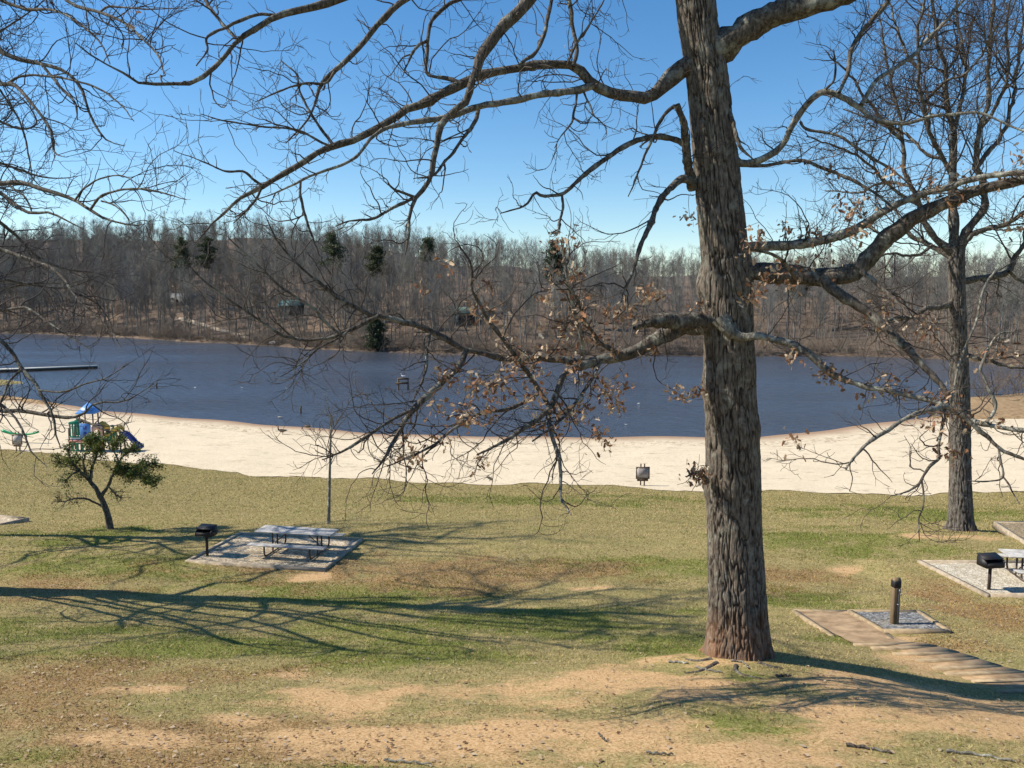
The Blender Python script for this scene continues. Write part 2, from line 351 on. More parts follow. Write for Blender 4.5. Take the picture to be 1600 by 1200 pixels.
# --- far hill
xs = axis((-1500, -320, 90), (-320, 240, 4), (240, 1500, 90)); yy = axis((130, 160, 3), (160, 300, 2.5), (300, 420, 8), (420, 1500, 90))
V, Fc = grid(xs, yy)
m = noisy("leaf_litter_floor", (.13, .075, .045), (.30, .19, .12), .5, geo=True, rough=.95)
v = coords(m, geo=True); n1 = noise(m, v, .06, 4, .6); n2 = noise(m, v, 1.5, 4, .7)
bc(m, mix(m, ramp(m, n1.outputs[0], [(.4, (0, 0, 0)), (.62, (1, 1, 1))]).outputs[0], ramp(m, n2.outputs[0], [(.35, (.045, .036, .028)), (.65, (.13, .093, .068))]).outputs[0], ramp(m, n2.outputs[0], [(.35, (.09, .062, .042)), (.65, (.23, .16, .105))]).outputs[0]))
o = meshobj("far_hill", V, Fc, m, smooth=True); tag(o, "leaf covered hillside across the lake under bare trees", "hillside", kind="structure")
# --- water
V, Fc = grid(np.linspace(-900, 900, 61), np.linspace(40, 700, 41), lambda a, b: np.zeros(a.shape))
m = mat("lake_water", (.052, .062, .082), .09, 0, .5); b = m.node_tree.nodes["Principled BSDF"]; b.inputs["IOR"].default_value = 1.33
v1 = coords(m, (.5, 1.0, 1), True); v2 = coords(m, (1.0, 1.6, 1), True)
n1 = noise(m, v1, .9, 3, .55); n2 = noise(m, v2, 4.0, 3, .6); n3 = noise(m, coords(m, (.02, .05, 1), True), 1, 3, .5)
h = N(m, "ShaderNodeMath", operation='MULTIPLY_ADD'); lk(m, n2.outputs[0], h.inputs[0]); h.inputs[1].default_value = .16; lk(m, n1.outputs[0], h.inputs[2])
bump(m, h.outputs[0], 1.0, .42)
rr = N(m, "ShaderNodeMapRange"); lk(m, n3.outputs[0], rr.inputs[0]); rr.inputs[1].default_value = .35; rr.inputs[2].default_value = .65; rr.inputs[3].default_value = .1; rr.inputs[4].default_value = .28
lk(m, rr.outputs[0], b.inputs["Roughness"])
o = meshobj("lake_water", V, Fc, m); tag(o, "dark blue rippled lake water", "lake", kind="structure")

# ------------------------------------------------------------------ tree machinery
def unit(a): return a / np.maximum(np.linalg.norm(a, axis=-1, keepdims=True), 1e-9)
def tubes(P, Rd, k):
    """P (N,S,3), Rd (N,S): a set of tubes with k sides, pointed at the end"""
    Nn, S, _ = P.shape
    T = np.empty_like(P); T[:, 1:-1] = P[:, 2:] - P[:, :-2]; T[:, 0] = P[:, 1] - P[:, 0]; T[:, -1] = P[:, -1] - P[:, -2]; T = unit(T)
    ref = np.where(np.abs(T[:, :1, 2:3]) < .8, np.array([0, 0, 1.0]), np.array([1.0, 0, 0]))
    u = unit(np.cross(T[:, 0], ref[:, 0])); U = np.empty_like(P)
    for s in range(S):
        u = unit(u - T[:, s] * np.sum(u * T[:, s], -1, keepdims=True)); U[:, s] = u
    W = np.cross(T, U); a = np.arange(k) * 2 * math.pi / k
    V = P[:, :, None] + (U[:, :, None] * np.cos(a)[None, None, :, None] + W[:, :, None] * np.sin(a)[None, None, :, None]) * Rd[:, :, None, None]
    b = (np.arange(Nn) * S * k)[:, None, None] + (np.arange(S - 1) * k)[None, :, None]; j = np.arange(k)[None, None]; j2 = (j + 1) % k
    Fq = np.stack([b + j, b + j2, b + k + j2, b + k + j], -1).reshape(-1, 4)
    return V.reshape(-1, 3), Fq
def joinm(parts):
    Vs, Fs, n = [], [], 0
    for V, Fq in parts: Vs.append(V); Fs.append(Fq + n); n += len(V)
    return np.concatenate(Vs), np.concatenate(Fs)
def spline(P, S):
    P = np.asarray(P, float); n = len(P); Q = np.vstack([2 * P[0] - P[1], P, 2 * P[-1] - P[-2]])
    seg = np.linalg.norm(np.diff(P[:, :3], axis=0), axis=1); cum = np.concatenate([[0], np.cumsum(seg)]); u = np.linspace(0, cum[-1], S)
    i = np.clip(np.searchsorted(cum, u, 'right') - 1, 0, n - 2); t = ((u - cum[i]) / np.maximum(seg[i], 1e-9))[:, None]
    a, b, c_, d = Q[i], Q[i + 1], Q[i + 2], Q[i + 3]
    out_ = .5 * (2 * b + (c_ - a) * t + (2 * a - 5 * b + 4 * c_ - d) * t ** 2 + (3 * b - a - 3 * c_ + d) * t ** 3)
    out_[:, 3:] = (P[i] * (1 - t) + P[i + 1] * t)[:, 3:]
    return out_
THIN = .78
def traced(pts, y0, y1, S=48, kink=.5, mid=0.0):
    """limb drawn from its photographed course; y0, y1 distance ahead at root and tip, so that it runs in depth too"""
    pts = np.array(pts, float); n = len(pts)
    d = np.concatenate([[0], np.cumsum(np.hypot(*np.diff(pts[:, :2], axis=0).T))]); d /= d[-1]
    Q = []
    for (x, y, r), t in zip(pts, d):
        Y = y0 + (y1 - y0) * t + mid * math.sin(math.pi * t); P = at(x, y, Y); Q.append([*P, r * (THIN + (1 - THIN) * min(max((r - 6) / 6, 0), 1)) * abs((P - C0) @ CF) / F])
    Q = spline(Q, S); L = np.linalg.norm(Q[-1, :3] - Q[0, :3])
    s = rng.integers(1000); u = np.linspace(0, L * 2.2, S)
    for a in range(3): Q[1:, a] += (fbm(u, s + a * 7.7, o=4)[1:] - .5) * kink * .19 * np.minimum(np.linspace(0, 4, S)[1:], 1)
    Q[:, 3] *= .92 + .22 * fbm(u * 3, s + 50., o=2)
    return Q[:, :3], Q[:, 3]
def grow(P, Rd, per_m, L0, L1, S=7, ang=(30, 75), wig=.35, up=.06, tmin=.12, rk=.55, rtip=.002, rmax=.05, tfade=.5, count=None):
    """children of the paths P (N,S,3)"""
    seg = np.linalg.norm(np.diff(P, axis=1), axis=2); plen = seg.sum(1); n = count or int(plen.sum() * per_m)
    if n < 1: return np.zeros((0, S, 3)), np.zeros((0, S))
    i = rng.choice(len(P), n, p=plen / plen.sum()); t = tmin + (1 - tmin) * rng.random(n) ** .85
    f = t * (P.shape[1] - 1); k = np.clip(f.astype(int), 0, P.shape[1] - 2); fr = (f - k)[:, None]
    base = P[i, k] * (1 - fr) + P[i, k + 1] * fr; T = unit(P[i, k + 1] - P[i, k]); r = Rd[i, k] * (1 - fr[:, 0]) + Rd[i, k + 1] * fr[:, 0]
    rnd = unit(rng.normal(size=(n, 3))); nn = unit(np.cross(T, rnd)); a = np.radians(rng.uniform(ang[0], ang[1], n))[:, None]
    d = unit(T * np.cos(a) + nn * np.sin(a)); L = rng.uniform(L0, L1, n) * (1 - tfade * t) ; L = np.minimum(L, plen[i] * .8)
    st = (L / (S - 1))[:, None]; out_ = np.empty((n, S, 3)); out_[:, 0] = base; bend = rng.normal(size=(n, 3)) * wig * .5
    for s in range(1, S):
        d = unit(d + bend * .35 + rng.normal(size=(n, 3)) * wig * .5 + np.array([0, 0, up])); out_[:, s] = out_[:, s - 1] + d * st
    r0 = np.minimum(np.minimum(r * rk, rmax), .004 + L * .016); r0 = np.maximum(r0, rtip * 1.3)
    rr_ = r0[:, None] * (1 - np.linspace(0, 1, S)[None] ** 1.1) + rtip * np.linspace(0, 1, S)[None]
    return out_, rr_
def limbset(L, S=48):
    return np.stack([l[0] for l in L]), np.stack([l[1] for l in L])

def leaf_cloud(pts, per, size, cols, spread=.12, rs=None):
    """lobed, curled leaves hanging round the given points -> V, F, col"""
    base = np.array([[0, 0, 0], [.12, .18, .03], [.34, .14, .02], [.3, .42, .06], [.36, .2, 0], [.62, .18, -.02], [.6, .5, .03], [.7, .22, -.05], [.9, .16, -.10], [1.0, 0, -.14],
                     [.9, -.16, -.10], [.7, -.22, -.05], [.6, -.5, .03], [.62, -.18, -.02], [.36, -.2, 0], [.3, -.42, .06], [.34, -.14, .02], [.12, -.18, .03]])
    spine = np.array([[.34, 0, -.03], [.7, 0, -.09]])
    B = np.vstack([base, spine]); tri = []
    A, C = 18, 19
    order = [(0, 1, A), (1, 2, A), (2, 3, 4), (2, 4, A), (4, 5, A), (5, C, A), (5, 6, 7), (5, 7, C), (7, 8, C), (8, 9, C)]
    mirror = lambda q: {0: 0, 9: 9, 18: 18, 19: 19}.get(q, 18 - q)
    tri = order + [tuple(mirror(q) for q in t[::-1]) for t in order]; tri = np.array(tri)
    pts = np.repeat(pts, per, 0); n = len(pts); P0 = pts + rng.normal(size=(n, 3)) * spread
    x = unit(rng.normal(size=(n, 3)) + np.array([0, 0, -.7])); y = unit(np.cross(x, rng.normal(size=(n, 3)))); z = np.cross(x, y)
    s = rng.uniform(size[0], size[1], n)[:, None, None]; curl = rng.uniform(-.9, .9, (n, 1)); Bc = np.repeat(B[None], n, 0).copy()
    Bc[:, :, 2] += curl * Bc[:, :, 1] ** 2 * 1.8 + rng.uniform(-.5, .5, (n, 1)) * Bc[:, :, 0] ** 2
    V = P0[:, None] + (Bc[:, :, :1] * x[:, None] + Bc[:, :, 1:2] * y[:, None] + Bc[:, :, 2:] * z[:, None]) * s
    Fq = (tri[None] + (np.arange(n) * 20)[:, None, None]).reshape(-1, 3)
    cols = np.array(cols); c_ = cols[rng.integers(len(cols), size=n)] * rng.uniform(.75, 1.2, (n, 1)); return V.reshape(-1, 3), Fq, np.repeat(c_, 20, 0)

def bark_trunk(name, ctr, flare, mt, parent, k=150, step=.045, ridge=.022, roots=6, seed=1, zsq=2.6, lumps=()):
    """ctr rows x,y,z,r from the ground up"""
    ctr = np.array(ctr, float); L = np.linalg.norm(np.diff(ctr[:, :3], axis=0), axis=1).sum(); S = int(L / step)
    Q = spline(ctr, S); a = np.arange(k) * 2 * math.pi / k
    z = Q[:, 2][:, None]; h = np.linspace(0, L, S)[:, None]; r = Q[:, 3][:, None]
    cx, sx_ = np.cos(a)[None], np.sin(a)[None]; R0 = r.mean()
    wx, wy = cx * R0 / .038, sx_ * R0 / .038
    wz = h / (.038 * zsq * 3.2)
    warp = (fbm(cx * 3 + 5, sx_ * 3, h * 2.2, o=3, s=seed) - .5) * 1.5
    n1 = np.clip(np.abs(2 * fbm(wx * .8 + warp, wy * .8 + warp, wz, o=2, s=seed + 3) - 1) * 5.5, 0, 1) * 1.6 - .9 + (fbm(wx * 2.5, wy * 2.5, wz * 4, o=2, s=seed + 5) - .5) * .9
    n2 = fbm(cx * 2, sx_ * 2, h * .8, o=3, s=seed + 9) - .5
    fl = flare * np.exp(-h / .32) * (1 + .55 * np.cos(a[None] * roots + 1.3 * np.sin(a[None] * 2 + seed)) * np.exp(-h / .45)) 
    rad = r * (1 + .13 * n2) + fl + ridge * np.clip(n1, -1, 1)
    for (ha, aa, hr, ar, am) in lumps:
        rad = rad + am * np.exp(-((h - ha) / hr) ** 2 - ((np.angle(np.exp(1j * (a[None] - aa)))) / ar) ** 2)
    V = np.stack([Q[:, 0][:, None] + rad * cx, Q[:, 1][:, None] + rad * sx_, np.broadcast_to(z, rad.shape)], -1).reshape(-1, 3)
    b = (np.arange(S - 1) * k)[:, None]; j = np.arange(k)[None]; j2 = (j + 1) % k
    rv = np.broadcast_to(np.clip(n1 * .5 + .5, 0, 1), rad.shape).reshape(-1, 1).repeat(3, 1)
    return meshobj(name, V, np.stack([b + j, b + j2, b + k + j2, b + k + j], -1).reshape(-1, 4), mt, parent, smooth=True, attrs={"ridge": rv})

def build_limbs(root, limbs, mt, k=12):
    for nm, (P, r), mm in limbs:
        V, Fq = tubes(P[None], r[None], k if r[0] > .03 else 8)
        # knots and bark relief
        n_ = (fbm(V[:, 0] * 14, V[:, 1] * 14, V[:, 2] * 14, o=3, s=5) - .5)
        kk = k if r[0] > .03 else 8
        ctrp = np.repeat(P, kk, 0); V = ctrp + (V - ctrp) * (1 + .8 * n_)[:, None]
        o = meshobj(nm, V, Fq, M[mm], root, smooth=True)

# ------------------------------------------------------------------ the big oak
TY = 13.2
oak = empty("oak_tree", gnd(1152, 1036), label="big rough barked oak on the near lawn with dry brown leaves on its low limbs", cat="tree")
OM = oak.location.copy()
def trunk_rows(pts, Y, depthlean=0.0):
    rows = []
    for x, y, r in pts:
        P = at(x, y, Y + depthlean * (pts[0][1] - y)); rows.append([*P, r * ((P - C0) @ CF) / F])
    return rows
tr = trunk_rows([(1152, 1046, 46), (1153, 1000, 45.5), (1152, 940, 45), (1148, 840, 43), (1146, 740, 42), (1143, 660, 41), (1141, 600, 39), (1139, 540, 38), (1137, 460, 37.5), (1133, 400, 37), (1127, 340, 36.5),
                 (1121, 270, 35), (1112, 190, 32.5), (1105, 120, 32), (1095, 60, 31), (1087, 0, 31), (1080, -70, 30), (1074, -160, 28), (1070, -300, 25), (1066, -500, 20)], TY)
bark_trunk("trunk", [[*q[:3], q[3] * .955] for q in tr], .27, M['bark'], None, k=360, step=.03, ridge=.021, roots=5, seed=3, zsq=3.0,
           lumps=[(3.2, 2.9, .22, .5, .07), (4.2, -.6, .18, .6, .04), (6.55, 3.0, .28, .6, .11), (6.8, 0.0, .3, .5, .05), (4.9, 3.3, .3, .7, .06), (5.3, -1.0, .3, .6, .05)]).parent = oak
def limbs_of(defs):
    return [(nm, traced(pts, y0, y1, kink=kk), mm) for nm, y0, y1, kk, mm, pts in defs]
X = TY
main_defs = [
 ("limb", X, 11.3, .5, 'limb', [(1110, 85, 26), (1150, 55, 21), (1200, 28, 18), (1250, 10, 17), (1320, -8, 15), (1420, -35, 13), (1560, -60, 10), (1750, -50, 5)]),
 ("limb", X, 12.0, .5, 'limb', [(1095, 92, 17), (1055, 115, 13), (1029, 143, 11), (1012, 153, 10), (988, 151, 9.5), (957, 147, 9), (926, 133, 8.5), (909, 117, 8), (895, 104, 8), (864, 104, 7.5), (820, 106, 7.5), (775, 112, 7.5), (741, 121, 8), (706, 137, 8), (672, 155, 8), (637, 172, 7.5), (607, 189, 7), (569, 210, 6.5), (527, 227, 6), (500, 238, 6), (474, 254, 5.5), (440, 275, 5.5), (409, 292, 5), (378, 306, 4), (350, 327, 3), (330, 350, 2), (306, 380, 1)]),
 ("limb", 12.9, 11.2, .4, 'pale', [(926, 134, 7), (902, 141, 7), (878, 144, 6.5), (844, 148, 6.5), (802, 158, 6), (754, 165, 6), (720, 175, 6), (679, 186, 5.5), (631, 192, 4.5), (603, 198, 4), (579, 217, 3.5), (558, 244, 3.2), (534, 258, 3), (505, 267, 2.5), (474, 279, 2.5), (447, 292, 2), (400, 312, 1)]),
 ("limb", 13.0, 11.6, .4, 'limb', [(1086, -230, 14), (1010, -160, 13), (930, -95, 12), (830, -5, 10.5), (809, 17, 10), (785, 43, 9), (765, 69, 9.5), (751, 86, 9), (744, 110, 7), (734, 134, 7), (727, 158, 6.5), (713, 168, 6), (692, 189, 6), (686, 206, 6), (679, 241, 5.5), (675, 272, 5), (662, 296, 5), (648, 316, 4.2), (641, 344, 3.5), (641, 371, 2.8), (634, 398, 1.2)]),
 ("limb", 12.8, 12.2, .3, 'limb', [(1076, -200, 10), (960, -180, 9), (850, -130, 8), (760, -80, 7), (700, -45, 6.5), (631, 0, 6), (596, 34, 5.5), (569, 65, 5), (541, 96, 5), (507, 127, 4), (494, 155, 2.8), (478, 190, 2), (447, 223, 1)]),
 ("limb", 12.6, 10.6, .3, 'limb', [(1076, -260, 12), (900, -200, 10), (740, -110, 9), (600, -30, 8), (516, 3, 7), (481, 10, 6.5), (433, 24, 5.5), (395, 48, 5), (371, 65, 4.6), (351, 89, 4.4), (330, 110, 4.2), (299, 131, 4), (268, 132, 3), (220, 131, 2.6), (192, 113, 2.2), (151, 93, 1.8), (120, 69, 1)]),
 ("limb", TY, 11.3, .5, 'limb', [(1130, 508, 20), (1095, 508, 14), (1060, 514, 12), (1029, 530, 11), (992, 549, 10), (957, 560, 9.5), (930, 564, 8), (906, 567, 7.5), (875, 562, 7), (844, 560, 6.5), (792, 560, 6), (761, 553, 5.5), (727, 549, 5.5), (706, 536, 5.5), (672, 516, 6), (637, 502, 6), (603, 495, 5), (582, 492, 4.5), (552, 477, 4), (521, 460, 4), (500, 443, 3), (474, 422, 2.6), (454, 402, 2.2), (426, 367, 1.6), (412, 338, .8)]),
 ("limb", TY, 12.5, .5, 'limb', [(1128, 500, 16), (1095, 500, 13), (1060, 502, 12), (1030, 500, 11), (1006, 506, 8), (990, 512, 4)]),
 ("limb", X, 10.9, .5, 'limb', [(1145, 425, 18), (1177, 423, 15), (1198, 426, 14), (1256, 431, 14), (1291, 434, 14), (1325, 429, 14), (1349, 412, 14), (1373, 385, 13), (1404, 361, 12), (1428, 341, 11), (1480, 316, 11), (1531, 296, 9), (1600, 282, 8), (1680, 262, 6), (1780, 230, 3)]),
 ("limb", 12.4, 11.2, .5, 'limb', [(1285, 436, 9), (1298, 450, 9), (1325, 467, 8.5), (1359, 488, 8), (1383, 512, 8), (1407, 536, 7.5), (1432, 560, 6.5), (1456, 587, 5.5), (1476, 615, 4), (1484, 640, 2)]),
 ("limb", X, 10.7, .5, 'pale', [(1133, 385, 12), (1160, 386, 9), (1187, 385, 8.5), (1256, 381, 8.5), (1297, 371, 8), (1339, 357, 7.5), (1359, 344, 7), (1394, 323, 6.5), (1428, 306, 6), (1480, 292, 6), (1531, 278, 5.5), (1600, 268, 5), (1680, 255, 4), (1770, 235, 2)]),
 ("limb", TY - .3, 10.3, .6, 'pale', [(1125, 498, 14), (1140, 516, 10), (1160, 526, 7.5), (1187, 525, 7), (1222, 531, 7), (1256, 543, 7), (1273, 560, 7.5), (1297, 584, 6.5), (1339, 601, 5.5), (1380, 611, 5), (1428, 622, 5), (1473, 632, 5), (1497, 646, 5), (1531, 660, 5), (1600, 673, 4.5), (1690, 690, 3)]),
 ("limb", X, 11.2, .5, 'pale', [(1125, 250, 14), (1143, 247, 9.5), (1163, 256, 7), (1198, 247, 6.5), (1222, 227, 6), (1239, 196, 5.5), (1263, 161, 6), (1290, 141, 6), (1318, 150, 6), (1346, 168, 5.5), (1370, 186, 5), (1421, 192, 4), (1462, 182, 3.3), (1531, 179, 2.6), (1600, 203, 2), (1660, 215, 1)]),
 ("limb", X, 12.6, .4, 'limb', [(1085, 294, 10), (1074, 262, 8), (1072, 230, 7.5), (1071, 205, 7), (1066, 185, 6), (1058, 163, 6)]),
 ("limb", 13.1, 12.0, .4, 'limb', [(1073, 226, 7), (1050, 217, 6), (1026, 213, 6), (1002, 217, 5.5), (974, 230, 5.2), (947, 248, 5), (919, 268, 4.5), (895, 289, 4), (875, 304, 3.6), (851, 308, 3), (837, 303, 2.5), (820, 320, 2), (782, 332, 1)]),
 ("limb", 13.1, 11.8, .4, 'limb', [(1084, 285, 9), (1066, 280, 7), (1050, 291, 6.5), (1029, 316, 6), (1016, 347, 5.5), (1002, 378, 4.5), (995, 404, 4), (985, 436, 3.5), (971, 471, 1.6)]),
]
main = limbs_of(main_defs)
sub_defs = [
 # hanging off the low left limb
 ("limb", 12.0, 10.3, .4, 'limb', [(930, 566, 9), (912, 570, 8), (888, 580, 6), (876, 596, 6), (868, 618, 6), (857, 640, 5.5), (832, 663, 5), (802, 683, 4), (775, 698, 3), (745, 712, 1.5)]),
 ("limb", 11.4, 10.0, .4, 'pale', [(861, 636, 4), (858, 660, 4.5), (865, 690, 4.2), (873, 715, 4), (875, 745, 3), (876, 775, 2.4), (892, 806, 1.2)]),
 ("limb", 11.3, 10.6, .4, 'limb', [(861, 640, 4.5), (844, 612, 4.5), (823, 581, 4.2), (799, 546, 4), (775, 512, 3.6), (754, 477, 3.2), (737, 447, 3), (734, 409, 2.5), (717, 385, 1.6)]),
 ("limb", 11.8, 10.0, .4, 'limb', [(727, 551, 6), (718, 572, 6), (699, 589, 6), (672, 615, 6.5), (644, 642, 6), (620, 677, 4.2), (603, 711, 3), (582, 740, 1.2)]),
 ("limb", 10.8, 9.8, .4, 'limb', [(648, 638, 4), (613, 656, 3.5), (569, 684, 3.2), (534, 704, 2.5), (505, 716, 1.2)]),
 ("limb", 11.6, 10.4, .4, 'limb', [(844, 614, 4), (815, 630, 4), (792, 640, 3.8), (747, 648, 3.5), (706, 670, 3.2), (679, 694, 2.8), (637, 716, 2.2), (603, 728, 1)]),
 ("limb", 11.5, 10.8, .4, 'limb', [(592, 494, 4.5), (570, 504, 4.2), (552, 512, 4), (524, 523, 3.6), (500, 527, 3.2), (480, 529, 3), (447, 527, 2.8), (419, 512, 2.6), (388, 488, 2.3), (344, 457, 2), (309, 429, 1.6), (285, 402, 1)]),
 ("limb", 11.2, 10.6, .4, 'limb', [(530, 521, 3), (505, 500, 2.8), (481, 477, 2.6), (440, 450, 2.2), (395, 409, 1.8), (357, 374, 1)]),
 ("limb", 11.3, 10.4, .4, 'limb', [(550, 513, 2.6), (525, 530, 2.2), (498, 543, 2), (470, 567, 1.6), (440, 590, .9)]),
 ("limb", 11.8, 11.0, .4, 'limb', [(672, 520, 3.5), (668, 548, 3), (668, 574, 3), (658, 598, 2.2), (645, 625, 1)]),
 ("limb", 12.0, 11.4, .4, 'pale', [(910, 566, 4.5), (909, 528, 4), (900, 498, 3.5), (892, 471, 3.2), (885, 440, 2.8), (881, 410, 2.5), (876, 378, 1.5)]),
 ("limb", 12.0, 10.8, .4, 'limb', [(940, 562, 4), (925, 590, 3.2), (890, 640, 3), (862, 668, 2.6), (830, 690, 1.4)]),
 ("limb", 12.0, 10.9, .4, 'limb', [(975, 556, 4.5), (940, 535, 3.6), (915, 500, 2.8), (905, 470, 2.2), (880, 440, 1.2)]),
 # off the upper left limbs
 ("limb", 12.4, 12.0, .4, 'limb', [(649, 309, 3), (620, 299, 2.6), (607, 289, 1.4)]),
 ("limb", 12.4, 11.4, .4, 'limb', [(648, 308, 3.5), (632, 316, 3.2), (617, 323, 3), (586, 339, 2.6), (555, 344, 2), (526, 354, 1)]),
 ("limb", 12.5, 11.7, .4, 'limb', [(749, 166, 4), (741, 192, 4), (720, 220, 3.6), (699, 247, 3), (679, 272, 2.5), (646, 281, 1)]),
 ("limb", 12.6, 13.4, .4, 'limb', [(722, 131, 4), (700, 123, 4), (679, 120, 3.6), (668, 113, 3.4), (669, 85, 3.4), (670, 65, 3.6), (675, 34, 4), (699, 10, 4), (720, -2, 4), (780, -40, 5)]),
 ("limb", 12.9, 12.2, .4, 'limb', [(669, 63, 3.4), (655, 72, 3), (644, 84, 2.6), (637, 100, 2), (631, 118, 1)]),
 ("limb", 12.6, 13.4, .4, 'limb', [(808, 106, 3.5), (822, 92, 3.5), (837, 82, 4), (851, 52, 4), (856, 25, 4), (861, 0, 4.2), (870, -60, 5), (940, -140, 6)]),
 ("limb", 12.7, 13.3, .4, 'limb', [(896, 104, 4.5), (902, 78, 4), (897, 50, 4), (892, 28, 4), (887, 0, 4.2), (885, -60, 5), (960, -150, 6)]),
 ("limb", 12.7, 12.0, .4, 'limb', [(887, 101, 2.5), (900, 70, 2.3), (919, 41, 2), (943, 0, 1.5), (955, -20, 1)]),
 ("limb", 12.8, 12.2, .4, 'limb', [(902, 143, 2.6), (899, 165, 2.2), (897, 186, 2), (880, 210, 1.5), (866, 230, .8)]),
 ("limb", 12.8, 12.6, .4, 'limb', [(912, 143, 2.4), (920, 162, 2), (926, 179, 1.7), (936, 187, 1.4), (948, 198, .8)]),
 ("limb", 12.2, 12.0, .4, 'limb', [(523, 112, 3), (509, 129, 2.5), (474, 131, 2.4), (440, 144, 1.8), (400, 160, 1)]),
 ("limb", 12.0, 12.2, .4, 'limb', [(522, 228, 3), (505, 205, 2.8), (488, 182, 2.6), (478, 162, 2.4), (468, 135, 2.2), (462, 112, 2), (440, 93, 1)]),
 ("limb", 11.3, 10.9, .4, 'limb', [(430, 24, 3.6), (408, 22, 3.4), (388, 27, 3.2), (354, 41, 3), (327, 55, 2.6), (326, 78, 2), (309, 103, 1)]),
 ("limb", 11.2, 12.2, .4, 'limb', [(371, 63, 3.2), (357, 48, 3.2), (344, 34, 3.2), (331, 15, 3.4), (316, -8, 3.4), (290, -60, 3)]),
 ("limb", 12.0, 11.4, .4, 'limb', [(520, 230, 2.6), (500, 222, 2.4), (470, 205, 2.2), (440, 200, 2), (400, 197, 1.8), (350, 188, 1.5), (315, 178, .9)]),
 ("limb", 11.6, 11.2, .4, 'limb', [(410, 290, 3), (395, 280, 2.5), (380, 268, 2.2), (350, 266, 1.8), (320, 255, 1.4), (272, 234, .8)]),
 ("limb", 11.8, 11.5, .4, 'limb', [(408, 294, 3), (400, 312, 2.6), (385, 330, 2.2), (366, 348, 1)]),
 ("limb", 11.9, 11.7, .4, 'limb', [(470, 282, 2.5), (468, 305, 2.5), (476, 335, 2.4), (485, 365, 2.2), (497, 395, 1.8), (520, 430, 1)]),
 ("limb", 12.3, 12.0, .4, 'limb', [(878, 305, 2.8), (878, 333, 2.5), (874, 350, 2), (871, 368, 1)]),
 ("limb", 12.8, 12.4, .4, 'limb', [(1054, 165, 4), (1040, 178, 3.6), (1029, 196, 3.2), (1016, 227, 2.8), (998, 268, 2.2), (981, 309, 1)]),
 # right side
 ("limb", 12.2, 12.9, .4, 'pale', [(1346, 164, 4.6), (1366, 131, 4.4), (1385, 115, 4.2), (1407, 100, 4.2), (1420, 90, 4), (1435, 79, 4), (1456, 52, 3.8), (1497, 14, 3), (1515, -15, 2.5), (1540, -50, 1)]),
 ("limb", 12.3, 13.2, .4, 'limb', [(1311, 145, 3.2), (1320, 125, 3.4), (1325, 110, 4), (1328, 79, 4.6), (1342, 55, 4.6), (1363, 34, 4.8), (1387, 0, 5), (1400, -40, 5), (1380, -100, 6)]),
 ("limb", 12.4, 12.2, .4, 'limb', [(1290, 140, 2.6), (1303, 122, 2.4), (1306, 100, 2.2), (1303, 78, 1.2)]),
 ("limb", 12.5, 11.9, .4, 'limb', [(1250, 190, 3), (1262, 202, 2.8), (1311, 213, 2.6), (1359, 244, 2.6), (1394, 265, 2.3), (1420, 290, 1.2)]),
 ("limb", 13.1, 12.5, .4, 'limb', [(1138, 155, 4), (1142, 180, 3.8), (1148, 206, 3.6), (1160, 230, 3.2), (1178, 248, 1.5)]),
 ("limb", 13.1, 11.8, .4, 'limb', [(1162, 258, 4), (1200, 258, 3.4), (1240, 250, 3.2), (1275, 258, 3.2), (1310, 272, 3.2), (1350, 290, 3), (1385, 318, 2), (1410, 345, 1)]),
 ("limb", 11.9, 11.2, .4, 'limb', [(1345, 423, 4.4), (1362, 436, 4.2), (1380, 450, 3.8), (1404, 474, 3), (1425, 495, 1.5)]),
 ("limb", 12.0, 11.3, .4, 'limb', [(1240, 430, 4.4), (1225, 410, 3.8), (1200, 395, 3), (1170, 388, 2)]),
 ("limb", 11.1, 10.3, .4, 'pale', [(1480, 634, 5), (1455, 640, 5), (1428, 646, 4.6), (1394, 667, 4.2), (1359, 687, 3.8), (1339, 711, 3), (1322, 734, 1.2)]),
 ("limb", 10.9, 10.4, .4, 'limb', [(1500, 646, 5), (1516, 658, 4.6), (1538, 677, 4.4), (1566, 701, 4), (1600, 715, 3), (1660, 740, 1.5)]),
 ("limb", 11.1, 10.6, .4, 'limb', [(1476, 634, 3.4), (1472, 667, 3.2), (1467, 697, 3), (1465, 715, 3), (1450, 730, 3), (1437, 752, 2.6), (1420, 765, 2), (1390, 774, 1)]),
 ("limb", 10.8, 10.6, .3, 'limb', [(1440, 752, 2), (1444, 775, 1.8), (1444, 792, 1.6), (1437, 812, 1.4), (1437, 845, .8)]),
 ("limb", 10.7, 10.5, .3, 'limb', [(1560, 697, 2.4), (1563, 722, 2.2), (1565, 745, 2), (1547, 752, 1.7), (1512, 751, .9)]),
 ("limb", 10.7, 10.5, .3, 'limb', [(1565, 743, 1.8), (1576, 755, 1.6), (1582, 768, 1.4), (1594, 790, .8)]),
 ("limb", 10.9, 11.3, .4, 'pale', [(1542, 660, 3), (1557, 635, 3.2), (1547, 610, 3), (1538, 590, 2.8), (1532, 575, 2.6), (1545, 545, 2.6), (1562, 523, 2.2), (1595, 520, 1)]),
 ("limb", 11.3, 11.6, .4, 'pale', [(1484, 640, 2.4), (1500, 570, 2.2), (1522, 510, 2.2), (1530, 480, 2.4), (1540, 450, 2.4), (1552, 430, 2.2), (1562, 418, 2)]),
 ("limb", 13.0, 12.6, .3, 'limb', [(1105, 752, 6), (1095, 742, 5), (1085, 738, 3), (1072, 745, 1.5)]),
]
sub = limbs_of(sub_defs)
